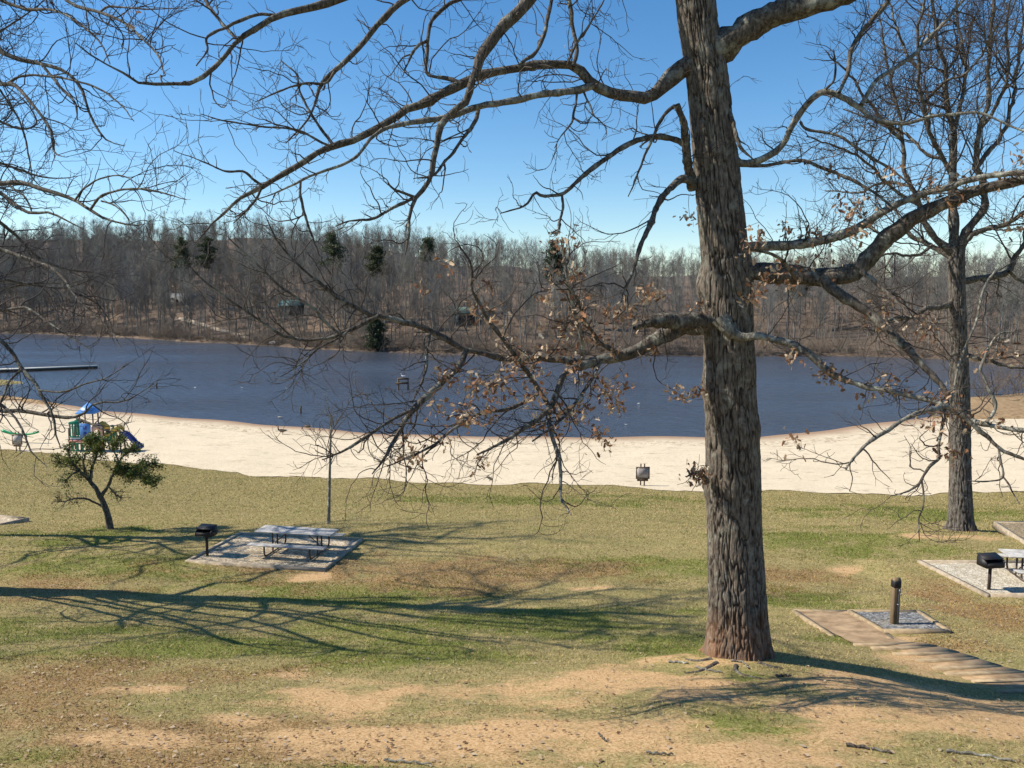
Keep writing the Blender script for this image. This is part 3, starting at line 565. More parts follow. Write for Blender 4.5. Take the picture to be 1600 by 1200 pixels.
# crown above the picture: real limbs, they throw the shade on the lawn
hid_defs = []
for i_, (px, py, a, el, L) in enumerate([(1078, -120, 40, 25, 5.5), (1074, -200, 150, 30, 6), (1070, -320, 300, 35, 5), (1068, -380, 100, 45, 4.5), (1068, -440, 210, 50, 4.5), (1072, -260, 0, 30, 5.5), (1066, -500, 60, 75, 4), (1066, -480, 250, 60, 4)]):
    P0 = at(px, py, TY); d = Vector((math.cos(R(a)) * math.cos(R(el)), math.sin(R(a)) * math.cos(R(el)), math.sin(R(el))))
    pts = [[*P0, .17]]; q = Vector(P0)
    for s in range(1, 7):
        d = (d + Vector(rng.normal(size=3)) * .22 + Vector((0, 0, .04))).normalized(); q = q + d * (L / 6); pts.append([*q, .17 * (1 - s / 6.6)])
    Q = spline(pts, 48); hid_defs.append(("limb", (Q[:, :3], Q[:, 3]), 'limb'))
build_limbs(oak, main + sub + hid_defs, None)
P, r = limbset([l[1] for l in main + sub])
b1, r1 = grow(P, r, 2.9, .4, 2.0, S=12, ang=(35, 80), wig=.5, up=.05, rtip=.0035, rmax=.012)
Ph, rh = limbset([l[1] for l in hid_defs]); bh, rhh = grow(Ph, rh, 3.0, .8, 2.6, S=12, wig=.35, up=.03, rtip=.005, rmax=.05)
b2, r2 = grow(np.concatenate([b1, bh]), np.concatenate([r1, rhh]), 3.6, .2, .8, S=8, wig=.5, up=.05, rtip=.0028, rmax=.006)
b2b, r2b = grow(P, r, 3.0, .15, .7, S=8, wig=.5, up=.06, rtip=.003, rmax=.006)
b3, r3 = grow(np.concatenate([b2, b2b]), np.concatenate([r2, r2b]), 4.2, .08, .34, S=5, wig=.4, up=.05, rtip=.0024, rmax=.004)
low = [6] + list(range(len(main), len(main) + 13)) + [9, 10, 11]
Pl, rl = P[low], r[low]
bw, rw = grow(Pl, rl, 3.0, .7, 1.9, S=13, ang=(25, 75), wig=.42, up=.0, rtip=.003, rmax=.008)
bw2, rw2 = grow(bw, rw, 3.2, .25, .8, S=8, ang=(25, 65), wig=.4, up=.02, rtip=.0026, rmax=.005); bw3, rw3 = grow(bw2, rw2, 2.6, .1, .35, S=5, wig=.4, rtip=.0022, rmax=.0035)
V, Fq = joinm([tubes(bw, rw, 4), tubes(bw2, rw2, 3), tubes(bw3, rw3, 3), tubes(b1, r1, 5), tubes(bh, rhh, 5), tubes(b2, r2, 4), tubes(b2b, r2b, 4), tubes(b3, r3, 3)])
tag(meshobj("twigs", V, Fq, M['twig'], oak, smooth=True), kind="stuff")
# dry leaves, only where the photograph has them
LB = [(880, 378, 16, 9), (884, 428, 18, 9), (860, 440, 14, 5), (705, 432, 8, 3), (668, 452, 8, 2), (764, 446, 8, 3), (740, 482, 16, 4), (765, 488, 10, 4), (850, 475, 12, 5), (895, 490, 18, 7), (880, 505, 14, 5), (915, 465, 12, 6), (960, 490, 16, 9), (975, 480, 14, 9), (1015, 455, 12, 8), (1042, 442, 8, 6),
      (860, 530, 20, 9), (805, 540, 18, 8), (840, 550, 22, 9), (890, 540, 20, 8), (780, 530, 12, 5), (800, 572, 26, 9), (840, 580, 16, 7), (710, 590, 22, 8), (740, 600, 24, 9), (690, 585, 12, 5), (780, 610, 22, 10), (765, 625, 20, 7), (700, 635, 22, 7), (830, 625, 12, 8), (720, 665, 26, 7), (740, 650, 20, 5), (690, 690, 12, 5), (650, 705, 22, 7),
      (875, 645, 12, 9), (915, 640, 14, 7), (955, 610, 10, 9), (950, 600, 14, 5), (945, 665, 10, 9), (955, 655, 6, 5), (885, 670, 6, 3), (930, 575, 20, 6), (975, 615, 8, 6), (900, 575, 20, 6), (925, 520, 24, 7), (945, 535, 20, 6), (1000, 500, 14, 4), (845, 660, 10, 3), (755, 720, 12, 4), (1020, 545, 8, 3), (1065, 610, 9, 5), (1085, 595, 8, 4), (1060, 625, 5, 3),
      (1100, 450, 12, 5), (1115, 440, 10, 5), (1075, 380, 12, 4), (1105, 382, 14, 5), (1160, 372, 16, 7), (1175, 368, 12, 5), (1150, 400, 16, 4), (1140, 440, 16, 5), (1170, 450, 16, 7), (1200, 440, 22, 8), (1230, 430, 24, 9), (1255, 425, 12, 5), (1225, 400, 8, 4), (1280, 405, 12, 4), (1310, 425, 10, 3), (1195, 455, 10, 5), (1272, 362, 14, 7), (1225, 365, 12, 5), (1335, 355, 8, 4), (1350, 370, 8, 3),
      (1395, 268, 9, 5), (1325, 322, 14, 6), (1345, 320, 8, 4), (1330, 335, 6, 3), (1440, 300, 10, 5), (1490, 300, 14, 6), (1452, 290, 8, 4), (1500, 270, 14, 4), (1560, 265, 14, 4), (1590, 350, 10, 4), (1592, 245, 8, 4), (1370, 495, 10, 6), (1440, 515, 22, 8), (1385, 480, 12, 4), (1265, 605, 14, 6), (1285, 610, 8, 5), (1240, 575, 12, 5), (1315, 572, 6, 4), (1230, 633, 7, 4), (1200, 540, 14, 3),
      (1380, 595, 10, 5), (1410, 605, 12, 5), (1345, 615, 8, 3), (1480, 630, 12, 8), (1458, 655, 10, 7), (1480, 705, 9, 8), (1475, 612, 8, 4), (1572, 555, 10, 5), (1535, 560, 8, 4), (1558, 665, 10, 3), (1085, 742, 12, 9), (1097, 755, 6, 4), (1290, 262, 6, 3), (885, 70, 4, 1), (228, 33, 4, 1), (1510, 655, 12, 3)]
cand = np.concatenate([b1.reshape(-1, 3), b2.reshape(-1, 3), b2b.reshape(-1, 3), b3[:, -1], bw.reshape(-1, 3), bw2.reshape(-1, 3), P.reshape(-1, 3)]); cx_, cy_ = pxof(cand)
lp = []
for (x, y, rad, wt) in LB:
    d = np.hypot(cx_ - x, cy_ - y); k = np.argsort(d)[:60]; k = k[d[k] < max(rad, d[k[0]] + 4)]
    n = max(1, int(wt * 1.15)); c_ = cand[k[rng.integers(len(k), size=n)]]; lp.append(c_)
lp = np.concatenate(lp)
V, Fq, cc = leaf_cloud(lp, 5, (.05, .11), [(.31, .18, .10), (.40, .27, .17), (.50, .37, .25), (.22, .11, .06), (.34, .165, .085), (.46, .33, .22), (.58, .47, .34), (.15, .08, .045)], spread=.08)
tag(meshobj("leaves", V, Fq, M['leaf'], oak, attrs={"col": cc}), kind="stuff")

# ------------------------------------------------------------------ the second oak, on the right
TB = gnd(1502, 829)
tB = empty("oak_tree", TB, label="tall grey bare oak on the right with many upright limbs, just above the beach", cat="tree")
BY = TB[1]
tr = trunk_rows([(1502, 834, 17), (1501, 800, 16), (1500, 740, 14.5), (1500, 670, 14), (1499, 600, 13), (1497, 520, 11.5), (1495, 460, 11), (1494, 415, 11.5), (1494, 385, 11)], BY)
bark_trunk("trunk", tr, .22, M['bark2'], None, k=110, step=.08, ridge=.035, roots=5, seed=8, zsq=3).parent = tB
y_ = BY
B_defs = [
 [(1492, 400, 10), (1491, 372, 8.5), (1490, 344, 8), (1490, 300, 7.5), (1490, 250, 7), (1489, 206, 6), (1482, 170, 5.5), (1476, 140, 5), (1480, 103, 4.5), (1470, 80, 4), (1462, 50, 3.5), (1455, 0, 3), (1445, -80, 1.5)],
 [(1498, 395, 9), (1505, 372, 8), (1516, 354, 7.5), (1532, 335, 7), (1538, 316, 6.5), (1534, 285, 6), (1526, 261, 5.5), (1528, 230, 5), (1533, 195, 5), (1545, 155, 4.5), (1548, 69, 3.8), (1554, 0, 3.4), (1560, -90, 1.5)],
 [(1490, 400, 8), (1476, 385, 7), (1459, 370, 6.5), (1446, 350, 6), (1436, 320, 5), (1420, 285, 4.5), (1412, 250, 4), (1408, 200, 3.5), (1398, 150, 3), (1385, 90, 2.5), (1375, 20, 1.5)],
 [(1486, 402, 6), (1456, 384, 5), (1435, 372, 4.5), (1414, 364, 4), (1390, 366, 3), (1350, 350, 1.5)],
 [(1503, 384, 6.5), (1512, 374, 6), (1524, 364, 5.5), (1559, 354, 4.5), (1580, 345, 4), (1602, 331, 3.5), (1650, 300, 2)],
 [(1503, 440, 6), (1520, 437, 6.5), (1548, 433, 6), (1565, 430, 6), (1576, 422, 5.5), (1585, 405, 5), (1595, 390, 4.5), (1610, 365, 4), (1640, 310, 2)],
 [(1488, 474, 6), (1470, 480, 5.5), (1445, 483, 5), (1425, 495, 4), (1395, 500, 3), (1360, 520, 1.5)],
 [(1508, 554, 4), (1530, 562, 3.8), (1560, 568, 3.5), (1602, 575, 3), (1650, 580, 1.5)],
 [(1526, 262, 5), (1545, 235, 4.5), (1562, 215, 4), (1580, 170, 3.6), (1590, 100, 3), (1600, 20, 2)],
 [(1490, 278, 5), (1472, 245, 4.5), (1455, 210, 4), (1442, 160, 3.6), (1436, 100, 3), (1436, 40, 2.5), (1448, -30, 1.5)],
 [(1489, 210, 4.5), (1500, 170, 4), (1508, 130, 3.6), (1505, 80, 3), (1496, 30, 2.5), (1490, -30, 1.5)],
 [(1533, 200, 4), (1555, 170, 3.6), (1575, 120, 3), (1572, 60, 2.6), (1580, -10, 1.5)],
 [(1410, 220, 3.5), (1380, 190, 3), (1350, 150, 2.6), (1320, 110, 2), (1290, 80, 1.2)],
 [(1478, 250, 3.5), (1450, 240, 3), (1420, 215, 2.6), (1370, 190, 2), (1320, 170, 1.2)],
 [(1436, 320, 3.8), (1400, 300, 3), (1360, 260, 2.6), (1310, 230, 2), (1260, 215, 1.2)],
 [(1436, 110, 3), (1415, 80, 2.6), (1400, 40, 2.3), (1385, -10, 1.4)],
 [(1445, 160, 3), (1475, 130, 2.6), (1520, 105, 2.2), (1560, 40, 1.4)],
 [(1420, 290, 3), (1385, 285, 2.6), (1340, 300, 2), (1290, 296, 1.2)],
 [(1456, 384, 3), (1430, 400, 2.6), (1395, 395, 2.2), (1350, 405, 1.2)],
 [(1576, 424, 3), (1600, 440, 2.6), (1640, 435, 1.4)],
]
bl = []
for i_, pts in enumerate(B_defs):
    dy = [1.2, -1, 0, 2, -1.5, .5, -2, -1, 2, -2, 2.5, -2, -1, 2, -2.5, 1, -2.5, 2.5, -1.5, 1][i_]
    bl.append(("limb", traced(pts, y_, y_ + dy, kink=1.0, S=40), 'limb'))
build_limbs(tB, bl, None, k=8)
P, r = limbset([l[1] for l in bl])
b0, r0_ = grow(P, r, 1.1, 2.2, 4.6, S=12, ang=(30, 70), wig=.28, up=.05, rtip=.008, rmax=.035, tmin=.25)
b1, r1 = grow(np.concatenate([P[:, ::4], b0]), np.concatenate([r[:, ::4], r0_]), 2.6, 1.0, 3.0, S=9, ang=(25, 60), wig=.28, up=.10, rtip=.006, rmax=.02) if False else grow(b0, r0_, 2.3, .8, 2.6, S=9, ang=(25, 65), wig=.34, up=.06, rtip=.006, rmax=.02)
bx, rx = grow(P, r, 1.8, .8, 2.6, S=9, ang=(30, 70), wig=.34, up=.06, rtip=.006, rmax=.02)
b1 = np.concatenate([b1, bx]); r1 = np.concatenate([r1, rx])
b2, r2 = grow(b1, r1, 3.2, .5, 1.6, S=6, ang=(25, 60), wig=.3, up=.08, rtip=.005, rmax=.014)
b3, r3 = grow(b2, r2, 2.6, .25, .8, S=4, wig=.3, up=.08, rtip=.004, rmax=.007)
V, Fq = joinm([tubes(b0, r0_, 5), tubes(b1, r1, 4), tubes(b2, r2, 3), tubes(b3, r3, 3)])
tag(meshobj("twigs", V, Fq, M['twig'], tB, smooth=True), kind="stuff")

# ------------------------------------------------------------------ tree just outside the left edge: its limbs hang into the picture
AX, AY_ = -17.2, 21.6
zA = float(H(AX, AY_))
tA = empty("oak_tree", (AX, AY_, zA), label="bare tree at the left edge with dark limbs arching over the water and sky", cat="tree")
tr = [[AX, AY_, zA - .15, .42], [AX + .1, AY_, zA + 2, .37], [AX + .1, AY_ - .3, zA + 5, .36], [AX + .3, AY_ - .7, zA + 8, .33], [AX + .2, AY_ - 1.1, zA + 11, .29], [AX + .5, AY_ - 1.6, zA + 14, .24], [AX + .6, AY_ - 2.2, zA + 17, .18], [AX + .8, AY_ - 2.8, zA + 20, .08]]
bark_trunk("trunk", tr, .25, M['bark'], None, k=60, step=.15, ridge=.025, seed=12).parent = tA
def seed_limb(h, pts, y0, y1, r0=.07):
    """pts in the picture, joined back to the trunk at height h"""
    Q = [[AX + .2, AY_ - h * .09, zA + h, r0]]
    n = len(pts)
    for k, (x, y, rp) in enumerate(pts):
        P_ = at(x, y, y0 + (y1 - y0) * k / (n - 1)); Q.append([*P_, rp * .66 * ((P_ - C0) @ CF) / F])
    a = np.array(Q[0][:3]); b = np.array(Q[1][:3]); m_ = (a + b) / 2 + rng.normal(size=3) * .3; m_[2] += .4
    Q.insert(1, [*m_, (Q[0][3] + Q[1][3]) / 2])
    Q = spline(Q, 48); return ("limb", (Q[:, :3], Q[:, 3]), 'limb')
al = [
 seed_limb(10.2, [(-30, 76, 6), (0, 81, 5.5), (24, 91, 5), (65, 100, 4.6), (103, 113, 4.2), (127, 138, 3.6), (138, 172, 3), (151, 199, 2.6), (168, 220, 2), (195, 228, 1)], 17.5, 16),
 seed_limb(9.8, [(-30, 118, 5.5), (0, 131, 5), (21, 132, 4.5), (34, 144, 4), (55, 168, 3.6), (79, 203, 3.2), (84, 237, 2), (100, 245, 1)], 17, 15),
 seed_limb(7.5, [(-60, 295, 7), (0, 287, 6), (31, 285, 5.6), (62, 294, 5.2), (89, 302, 4.8), (117, 313, 4.3), (141, 328, 3.8), (165, 342, 3), (206, 352, 1.6), (225, 350, .9)], 16.5, 14.5),
 seed_limb(7, [(-60, 280, 6), (0, 302, 5), (27, 323, 4.2), (48, 333, 3.6), (76, 332, 2.8), (103, 344, 2.2), (135, 361, 1)], 16, 15),
 seed_limb(6.4, [(-60, 380, 6), (0, 390, 5), (41, 404, 4.4), (76, 416, 4), (100, 436, 3.5), (113, 457, 3), (137, 484, 2.4), (172, 515, 1.6), (190, 545, .9)], 15.5, 13.5),
 seed_limb(11.5, [(-40, -20, 5), (0, 0, 4), (41, 14, 3.6), (79, 15, 3.2), (113, 29, 3), (155, 64, 2.6), (172, 100, 1.3)], 17, 14),
 seed_limb(12.5, [(40, -70, 5), (103, 0, 4), (155, 19, 3.6), (192, 34, 3.3), (220, 58, 3), (247, 86, 2.4), (256, 116, 1.2)], 17, 13),
 seed_limb(3.6, [(-60, 630, 6), (0, 642, 5), (34, 642, 4.8), (76, 649, 4.5), (110, 653, 4), (131, 646, 3.2), (151, 629, 2.6), (195, 627, 1.8), (240, 600, .9)], 15.5, 14),
 seed_limb(5.4, [(-40, 505, 6), (0, 532, 5), (21, 553, 4.6), (34, 577, 4.4), (55, 598, 4), (69, 625, 3.5), (83, 648, 3), (86, 675, 2.2), (95, 700, 1.2)], 15, 14),
 seed_limb(3.2, [(-40, 615, 4), (0, 632, 3.6), (21, 649, 3.2), (38, 677, 2.6), (48, 705, 1.8), (75, 730, .9)], 15, 14),
 seed_limb(5.0, [(-40, 470, 4), (0, 485, 3.5), (40, 480, 3), (70, 500, 2.6), (100, 520, 2), (140, 545, 1)], 14.5, 13.5),
]
def sub_limb(pts, y0, y1): return ("limb", traced(pts, y0, y1, kink=.3), 'limb')
THIN = .66
al += [sub_limb([(65, 100, 3.6), (93, 137, 3.2), (117, 162, 2.8), (121, 188, 1.2)], 16.7, 16), sub_limb([(14, 129, 3), (34, 119, 2.8), (69, 119, 2.6), (113, 124, 2.4), (158, 141, 2.2), (192, 168, 1.8), (210, 189, .9)], 16.6, 15),
       sub_limb([(141, 328, 3), (158, 306, 2.8), (189, 297, 2.6), (223, 296, 2.4), (261, 304, 1.8), (292, 313, .9)], 15, 14), sub_limb([(117, 313, 2.4), (134, 292, 2.2), (162, 278, 2), (192, 275, 1.6), (220, 292, .9)], 15.2, 14.4),
       sub_limb([(15, 290, 2.4), (35, 305, 2.2), (47, 322, 2), (50, 333, 1.5)], 16, 15.6), sub_limb([(158, 314, 2), (180, 322, 1.8), (198, 338, 1.4), (205, 355, .8)], 14.8, 14.4),
       sub_limb([(34, 577, 2.8), (12, 600, 2.6), (5, 620, 2.4), (-20, 680, 2)], 14.6, 14), sub_limb([(158, 17, 2.6), (172, 10, 2.4), (210, 14, 2), (241, 14, 1.6), (292, 12, .9)], 15, 14),
       sub_limb([(60, 610, 2.4), (100, 612, 2.1), (130, 600, 1.8), (165, 590, 1.4), (200, 570, .8)], 14.2, 13.6), sub_limb([(120, 654, 3), (145, 664, 2.4), (170, 676, 1.4)], 14.3, 14),
       sub_limb([(0, 140, 2.5), (30, 190, 2.3), (45, 240, 2), (50, 290, 1.5)], 17, 16)]
THIN = .8
ahid = []  # unseen crown limbs, the steep ones added to widen the shade on the lawn
for (a, el, L, h) in [(-20, 15, 8, 8), (30, 12, 9, 9), (-60, 25, 8, 10), (80, 20, 7, 7), (150, 20, 7, 9), (220, 25, 7, 8), (0, 30, 8, 13), (-35, 35, 7, 15), (60, 35, 7, 14), (120, 40, 6, 15), (200, 40, 6, 14), (300, 30, 7, 12), (10, 50, 6, 17), (10, 8, 7, 5.5), (-8, 18, 9, 11), (15, 45, 8, 14), (-30, 48, 7.5, 13), (45, 42, 8, 13), (-5, 55, 7, 16), (25, 58, 7, 16), (-15, 38, 9, 14.5), (70, 45, 7, 15)]:
    d = Vector((math.cos(R(a)) * math.cos(R(el)), math.sin(R(a)) * math.cos(R(el)), math.sin(R(el)))); q = Vector((AX + .3, AY_ - h * .11, zA + h)); pts = [[*q, .095]]
    for s in range(1, 8):
        d = (d + Vector(rng.normal(size=3)) * .42 + Vector((0, 0, .02))).normalized(); q = q + d * (L / 7); pts.append([*q, .095 * (1 - s / 7.8)])
    Q = spline(pts, 48); ahid.append(("limb", (Q[:, :3], Q[:, 3]), 'limb'))
ahid = [l for l in ahid if not (l[1][0][:, 0] / np.maximum(l[1][0][:, 1], 1) > -.60).any()] + [l for l in ahid if (l[1][0][:, 0] / np.maximum(l[1][0][:, 1], 1) > -.60).any() and l[1][0][-1, 2] > 17.5]
build_limbs(tA, al + ahid, None, k=8)
P, r = limbset([l[1] for l in al]); Ph, rh = limbset([l[1] for l in ahid])
b1, r1 = grow(P, r, 2.6, .6, 2.4, S=10, ang=(30, 70), wig=.4, up=.10, rtip=.004, rmax=.014)
bh, rhh = grow(Ph, rh, 2.6, .9, 3.4, S=10, ang=(35, 85), wig=.5, up=.03, rtip=.008, rmax=.042)
b2, r2 = grow(np.concatenate([b1, bh]), np.concatenate([r1, rhh]), 3.0, .3, 1.2, S=7, wig=.42, up=.09, rtip=.0035, rmax=.008)
b3, r3 = grow(b2, r2, 3.2, .12, .5, S=5, wig=.35, up=.09, rtip=.003, rmax=.005)
V, Fq = joinm([tubes(b1, r1, 4), tubes(bh, rhh, 4), tubes(b2, r2, 3), tubes(b3, r3, 3)])
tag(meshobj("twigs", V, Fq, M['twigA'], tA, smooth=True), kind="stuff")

# ------------------------------------------------------------------ a second tree farther left, whose fine twigs show behind the first one's and whose shade lies on the lawn
EX, EY = -21.5, 28.5; zE = float(H(EX, EY))
tE = empty("oak_tree", (EX, EY, zE), label="farther bare tree at the top left corner, seen as hazy fine purple grey twigs", cat="tree")
tr = [[EX, EY, zE - .15, .36], [EX + .2, EY - .2, zE + 3, .32], [EX + .5, EY - .5, zE + 7, .27], [EX + .6, EY - .6, zE + 11, .2], [EX + .9, EY - .9, zE + 15, .12], [EX + 1, EY - 1, zE + 18, .05]]
bark_trunk("trunk", tr, .25, M['bark'], None, k=50, step=.18, ridge=.02, seed=15).parent = tE
eh = []
for i_ in range(26):
    a = rng.uniform(-75, 75) if i_ < 20 else rng.uniform(90, 270); el = rng.uniform(0, 35); L = rng.uniform(5, 8.5); h = rng.uniform(5, 15)
    d = Vector((math.cos(R(a)) * math.cos(R(el)), math.sin(R(a)) * math.cos(R(el)), math.sin(R(el)))); q = Vector((EX + .5, EY - .5, zE + h)); pts = [[*q, .1]]
    for s in range(1, 9):
        d = (d + Vector(rng.normal(size=3)) * .36 + Vector((0, 0, .03))).normalized(); q = q + d * (L / 8); pts.append([*q, .1 * (1 - s / 8.6)])
    Q = spline(pts, 48); eh.append(("limb", (Q[:, :3], Q[:, 3]), 'limb'))
build_limbs(tE, eh, None, k=6)
P, r = limbset([l[1] for l in eh]); b1, r1 = grow(P, r, 1.9, 1.0, 3.4, S=9, ang=(35, 75), wig=.4, up=.06, rtip=.007, rmax=.04); b2, r2 = grow(b1, r1, 2.0, .5, 1.6, S=6, wig=.3, up=.08, rtip=.006, rmax=.014); b3, r3 = grow(b2, r2, 1.6, .25, .8, S=4, wig=.3, up=.08, rtip=.005, rmax=.008)
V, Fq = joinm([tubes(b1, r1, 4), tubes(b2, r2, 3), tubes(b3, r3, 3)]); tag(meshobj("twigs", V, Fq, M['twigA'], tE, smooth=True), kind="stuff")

# ------------------------------------------------------------------ small leafy tree on the left
c = gnd(172, 826); CY = c[1]
tC = empty("small_tree", c, label="small leaning tree with green leaves in front of the playground", cat="tree")
THIN = .75; tr = trunk_rows([(173, 829, 5.4), (169, 808, 4.9), (164, 792, 4.5), (157, 776, 4)], CY); Q = spline(tr, 30)
V, Fq = tubes(Q[None, :, :3], Q[None, :, 3], 10); meshobj("trunk", V, Fq, M['limb'], None, smooth=True).parent = tC
C_defs = [([(157, 778, 5), (150, 762, 4.4), (138, 748, 3.8), (125, 736, 3), (112, 720, 2.2), (104, 700, 1.2)], 0), ([(158, 776, 4), (168, 760, 3.2), (176, 744, 2.8), (192, 735, 2.3), (215, 740, 1.8), (240, 755, 1)], -.6),
          ([(163, 793, 2.4), (150, 786, 2.2), (135, 780, 2), (118, 778, 1.7), (100, 785, 1), (85, 782, .6)], -.4), ([(142, 752, 3), (145, 730, 2.6), (152, 710, 2), (158, 690, 1.2)], .6), ([(176, 744, 2.4), (185, 722, 2), (200, 708, 1.4), (215, 700, .8)], .7),
          ([(125, 736, 2.4), (110, 742, 1.8), (100, 755, 1)], -.5), ([(192, 735, 2), (215, 728, 1.6), (245, 725, .9)], .3), ([(168, 758, 2), (178, 770, 1.6), (190, 778, .9)], -.6), ([(138, 748, 2.6), (130, 725, 2), (135, 700, 1.5), (145, 682, .9)], -.5), ([(185, 724, 1.8), (178, 700, 1.4), (186, 682, .8)], .2), ([(120, 735, 1.8), (104, 728, 1.3), (88, 716, .7)], .4)]
cl = [("limb", traced(p, CY, CY + dy, kink=.5), 'limb') for p, dy in C_defs]; build_limbs(tC, cl, None, 8)
P, r = limbset([l[1] for l in cl]); b1, r1 = grow(P, r, 26, .25, .8, S=6, wig=.35, up=.03, rtip=.004, rmax=.01, tmin=.3); b2, r2 = grow(b1, r1, 9, .1, .35, S=4, wig=.3, rtip=.0025, rmax=.005)
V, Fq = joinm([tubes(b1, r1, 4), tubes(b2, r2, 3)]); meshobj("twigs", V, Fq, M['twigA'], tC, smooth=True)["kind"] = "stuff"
cand = np.concatenate([b1[:, 2:].reshape(-1, 3), b2.reshape(-1, 3)]); cx_, cy_ = pxof(cand)
prob = np.zeros(len(cand))
for (x, y, rx, ry, wgt) in [(145, 690, 50, 20, 1), (110, 715, 26, 18, .8), (200, 735, 50, 22, 1.2), (180, 700, 40, 22, .9), (235, 750, 22, 16, 1), (100, 758, 14, 16, .5), (150, 735, 30, 22, .5), (165, 772, 20, 14, .25), (115, 740, 20, 10, .6), (130, 785, 30, 6, .1)]:
    prob = np.maximum(prob, wgt * np.exp(-((cx_ - x) / rx) ** 2 - ((cy_ - y) / ry) ** 2))
pick = cand[rng.random(len(cand)) < prob * .7]
def simple_leaves(pts, size, cols, spread):
    n = len(pts); B = np.array([[0, 0, 0], [.4, .3, .05], [1, 0, -.05], [.4, -.3, .05]]); x = unit(rng.normal(size=(n, 3))); y = unit(np.cross(x, rng.normal(size=(n, 3)))); z = np.cross(x, y)
    s = rng.uniform(*size, n)[:, None, None]; V = (pts + rng.normal(size=(n, 3)) * spread)[:, None] + (B[None, :, :1] * x[:, None] + B[None, :, 1:2] * y[:, None] + B[None, :, 2:] * z[:, None]) * s
    c_ = np.array(cols)[rng.integers(len(cols), size=n)] * rng.uniform(.7, 1.3, (n, 1)); return V.reshape(-1, 3), np.arange(n * 4).reshape(n, 4), np.repeat(c_, 4, 0)
print('C leaves', len(pick)); V, Fq, cc = simple_leaves(np.repeat(pick, 3, 0), (.05, .10), [(.095, .125, .028), (.14, .17, .04), (.21, .24, .06), (.06, .08, .022)], .06)
tag(meshobj("leaves", V, Fq, M['green'], tC, attrs={"col": cc}), kind="stuff")

# ------------------------------------------------------------------ sapling
c = gnd(513, 819); DY = c[1]
tD = empty("sapling", c, label="thin pale sapling standing behind the picnic table, reaching up over the beach", cat="tree")
tr = trunk_rows([(513, 822, 3.2), (514, 790, 2.6), (515, 750, 2.1), (516, 710, 1.7), (517, 680, 1.2), (518, 650, .7)], DY); Q = spline(tr, 40)
V, Fq = tubes(Q[None, :, :3], Q[None, :, 3], 8); meshobj("trunk", V, Fq, M['pale'], None, smooth=True).parent = tD
b1, r1 = grow(Q[None, :, :3], Q[None, :, 3], 4, .6, 1.5, S=7, ang=(25, 50), wig=.16, up=.12, tmin=.5, rtip=.004, rmax=.012, tfade=.3); b2, r2 = grow(b1, r1, 3.0, .2, .6, S=5, ang=(25, 50), wig=.2, up=.1, rtip=.003, rmax=.006)
V, Fq = joinm([tubes(b1, r1, 4), tubes(b2, r2, 3)]); meshobj("twigs", V, Fq, M['pale'], tD, smooth=True)["kind"] = "stuff"

# ------------------------------------------------------------------ the wood across the lake
def far_tree(seed, Ht, kind):
    g = np.random.default_rng(seed); global rng; keep = rng; rng = g
    tip = np.array([g.normal() * .8, g.normal() * .8, Ht]); n = 9
    T_ = [[0, 0, -.6, .19], *[[tip[0] * t + g.normal() * .15, tip[1] * t + g.normal() * .15, Ht * t, .18 * (1 - t) ** .8 + .02] for t in np.linspace(.12, 1, n)]]
    Q = spline(T_, 16); V, F1 = tubes(Q[None, :, :3], Q[None, :, 3], 6)
    base = {'bare': .36, 'low': .15, 'high': .55}[kind]
    b1, r1 = grow(Q[None, :, :3], Q[None, :, 3], 0, Ht * .16, Ht * .4, S=7, ang=(24, 62), wig=.2, up=.11, tmin=base, rtip=.02, rmax=.08, tfade=.6, count=26)
    b2, r2 = grow(b1, r1, 0, 1.2, 4.0, S=5, ang=(20, 50), wig=.18, up=.12, rtip=.014, rmax=.04, count=150, tmin=.2)
    b3, r3 = grow(b2, r2, 0, .6, 1.9, S=4, ang=(20, 55), wig=.22, up=.09, rtip=.012, rmax=.018, count=520, tmin=.1)
    rng = keep
    return (V, F1), joinm([tubes(b1, r1, 4), tubes(b2, r2, 3), tubes(b3, r3, 3)])
tints = [((.085, .08, .072), (.22, .21, .19)), ((.095, .082, .07), (.235, .21, .18)), ((.088, .088, .086), (.225, .225, .22)), ((.12, .118, .10), (.30, .295, .26))]
fm = [noisy("wood_bark", a, b, .8, (1, 1, .3), geo=True, rough=.95, spec=.1) for a, b in tints]
variants = []
for i_ in range(9):
    Ht = [19, 22, 24, 21, 17, 23, 20, 25, 13][i_]
    (V1, F1), (V2, F2) = far_tree(100 + i_, Ht, ['bare', 'high', 'bare', 'high', 'low', 'bare', 'high', 'bare', 'low'][i_])
    variants.append((V1, F1, V2, F2, fm[i_ % 4]))
# where every tree stands
spots = []
g = np.random.default_rng(77)
while len(spots) < 2300:
    n = 6000; x = g.uniform(-330, 290, n); d = 1.5 + 200 * g.random(n) ** 1.3; y = yf(x) + d
    ok = (np.abs(x) < y * .70 + 6)
    for a, b, dd in zip(x[ok], y[ok], d[ok]):
        spots.append((a, b, dd))
        if len(spots) >= 2300: break
spots = np.array(spots)
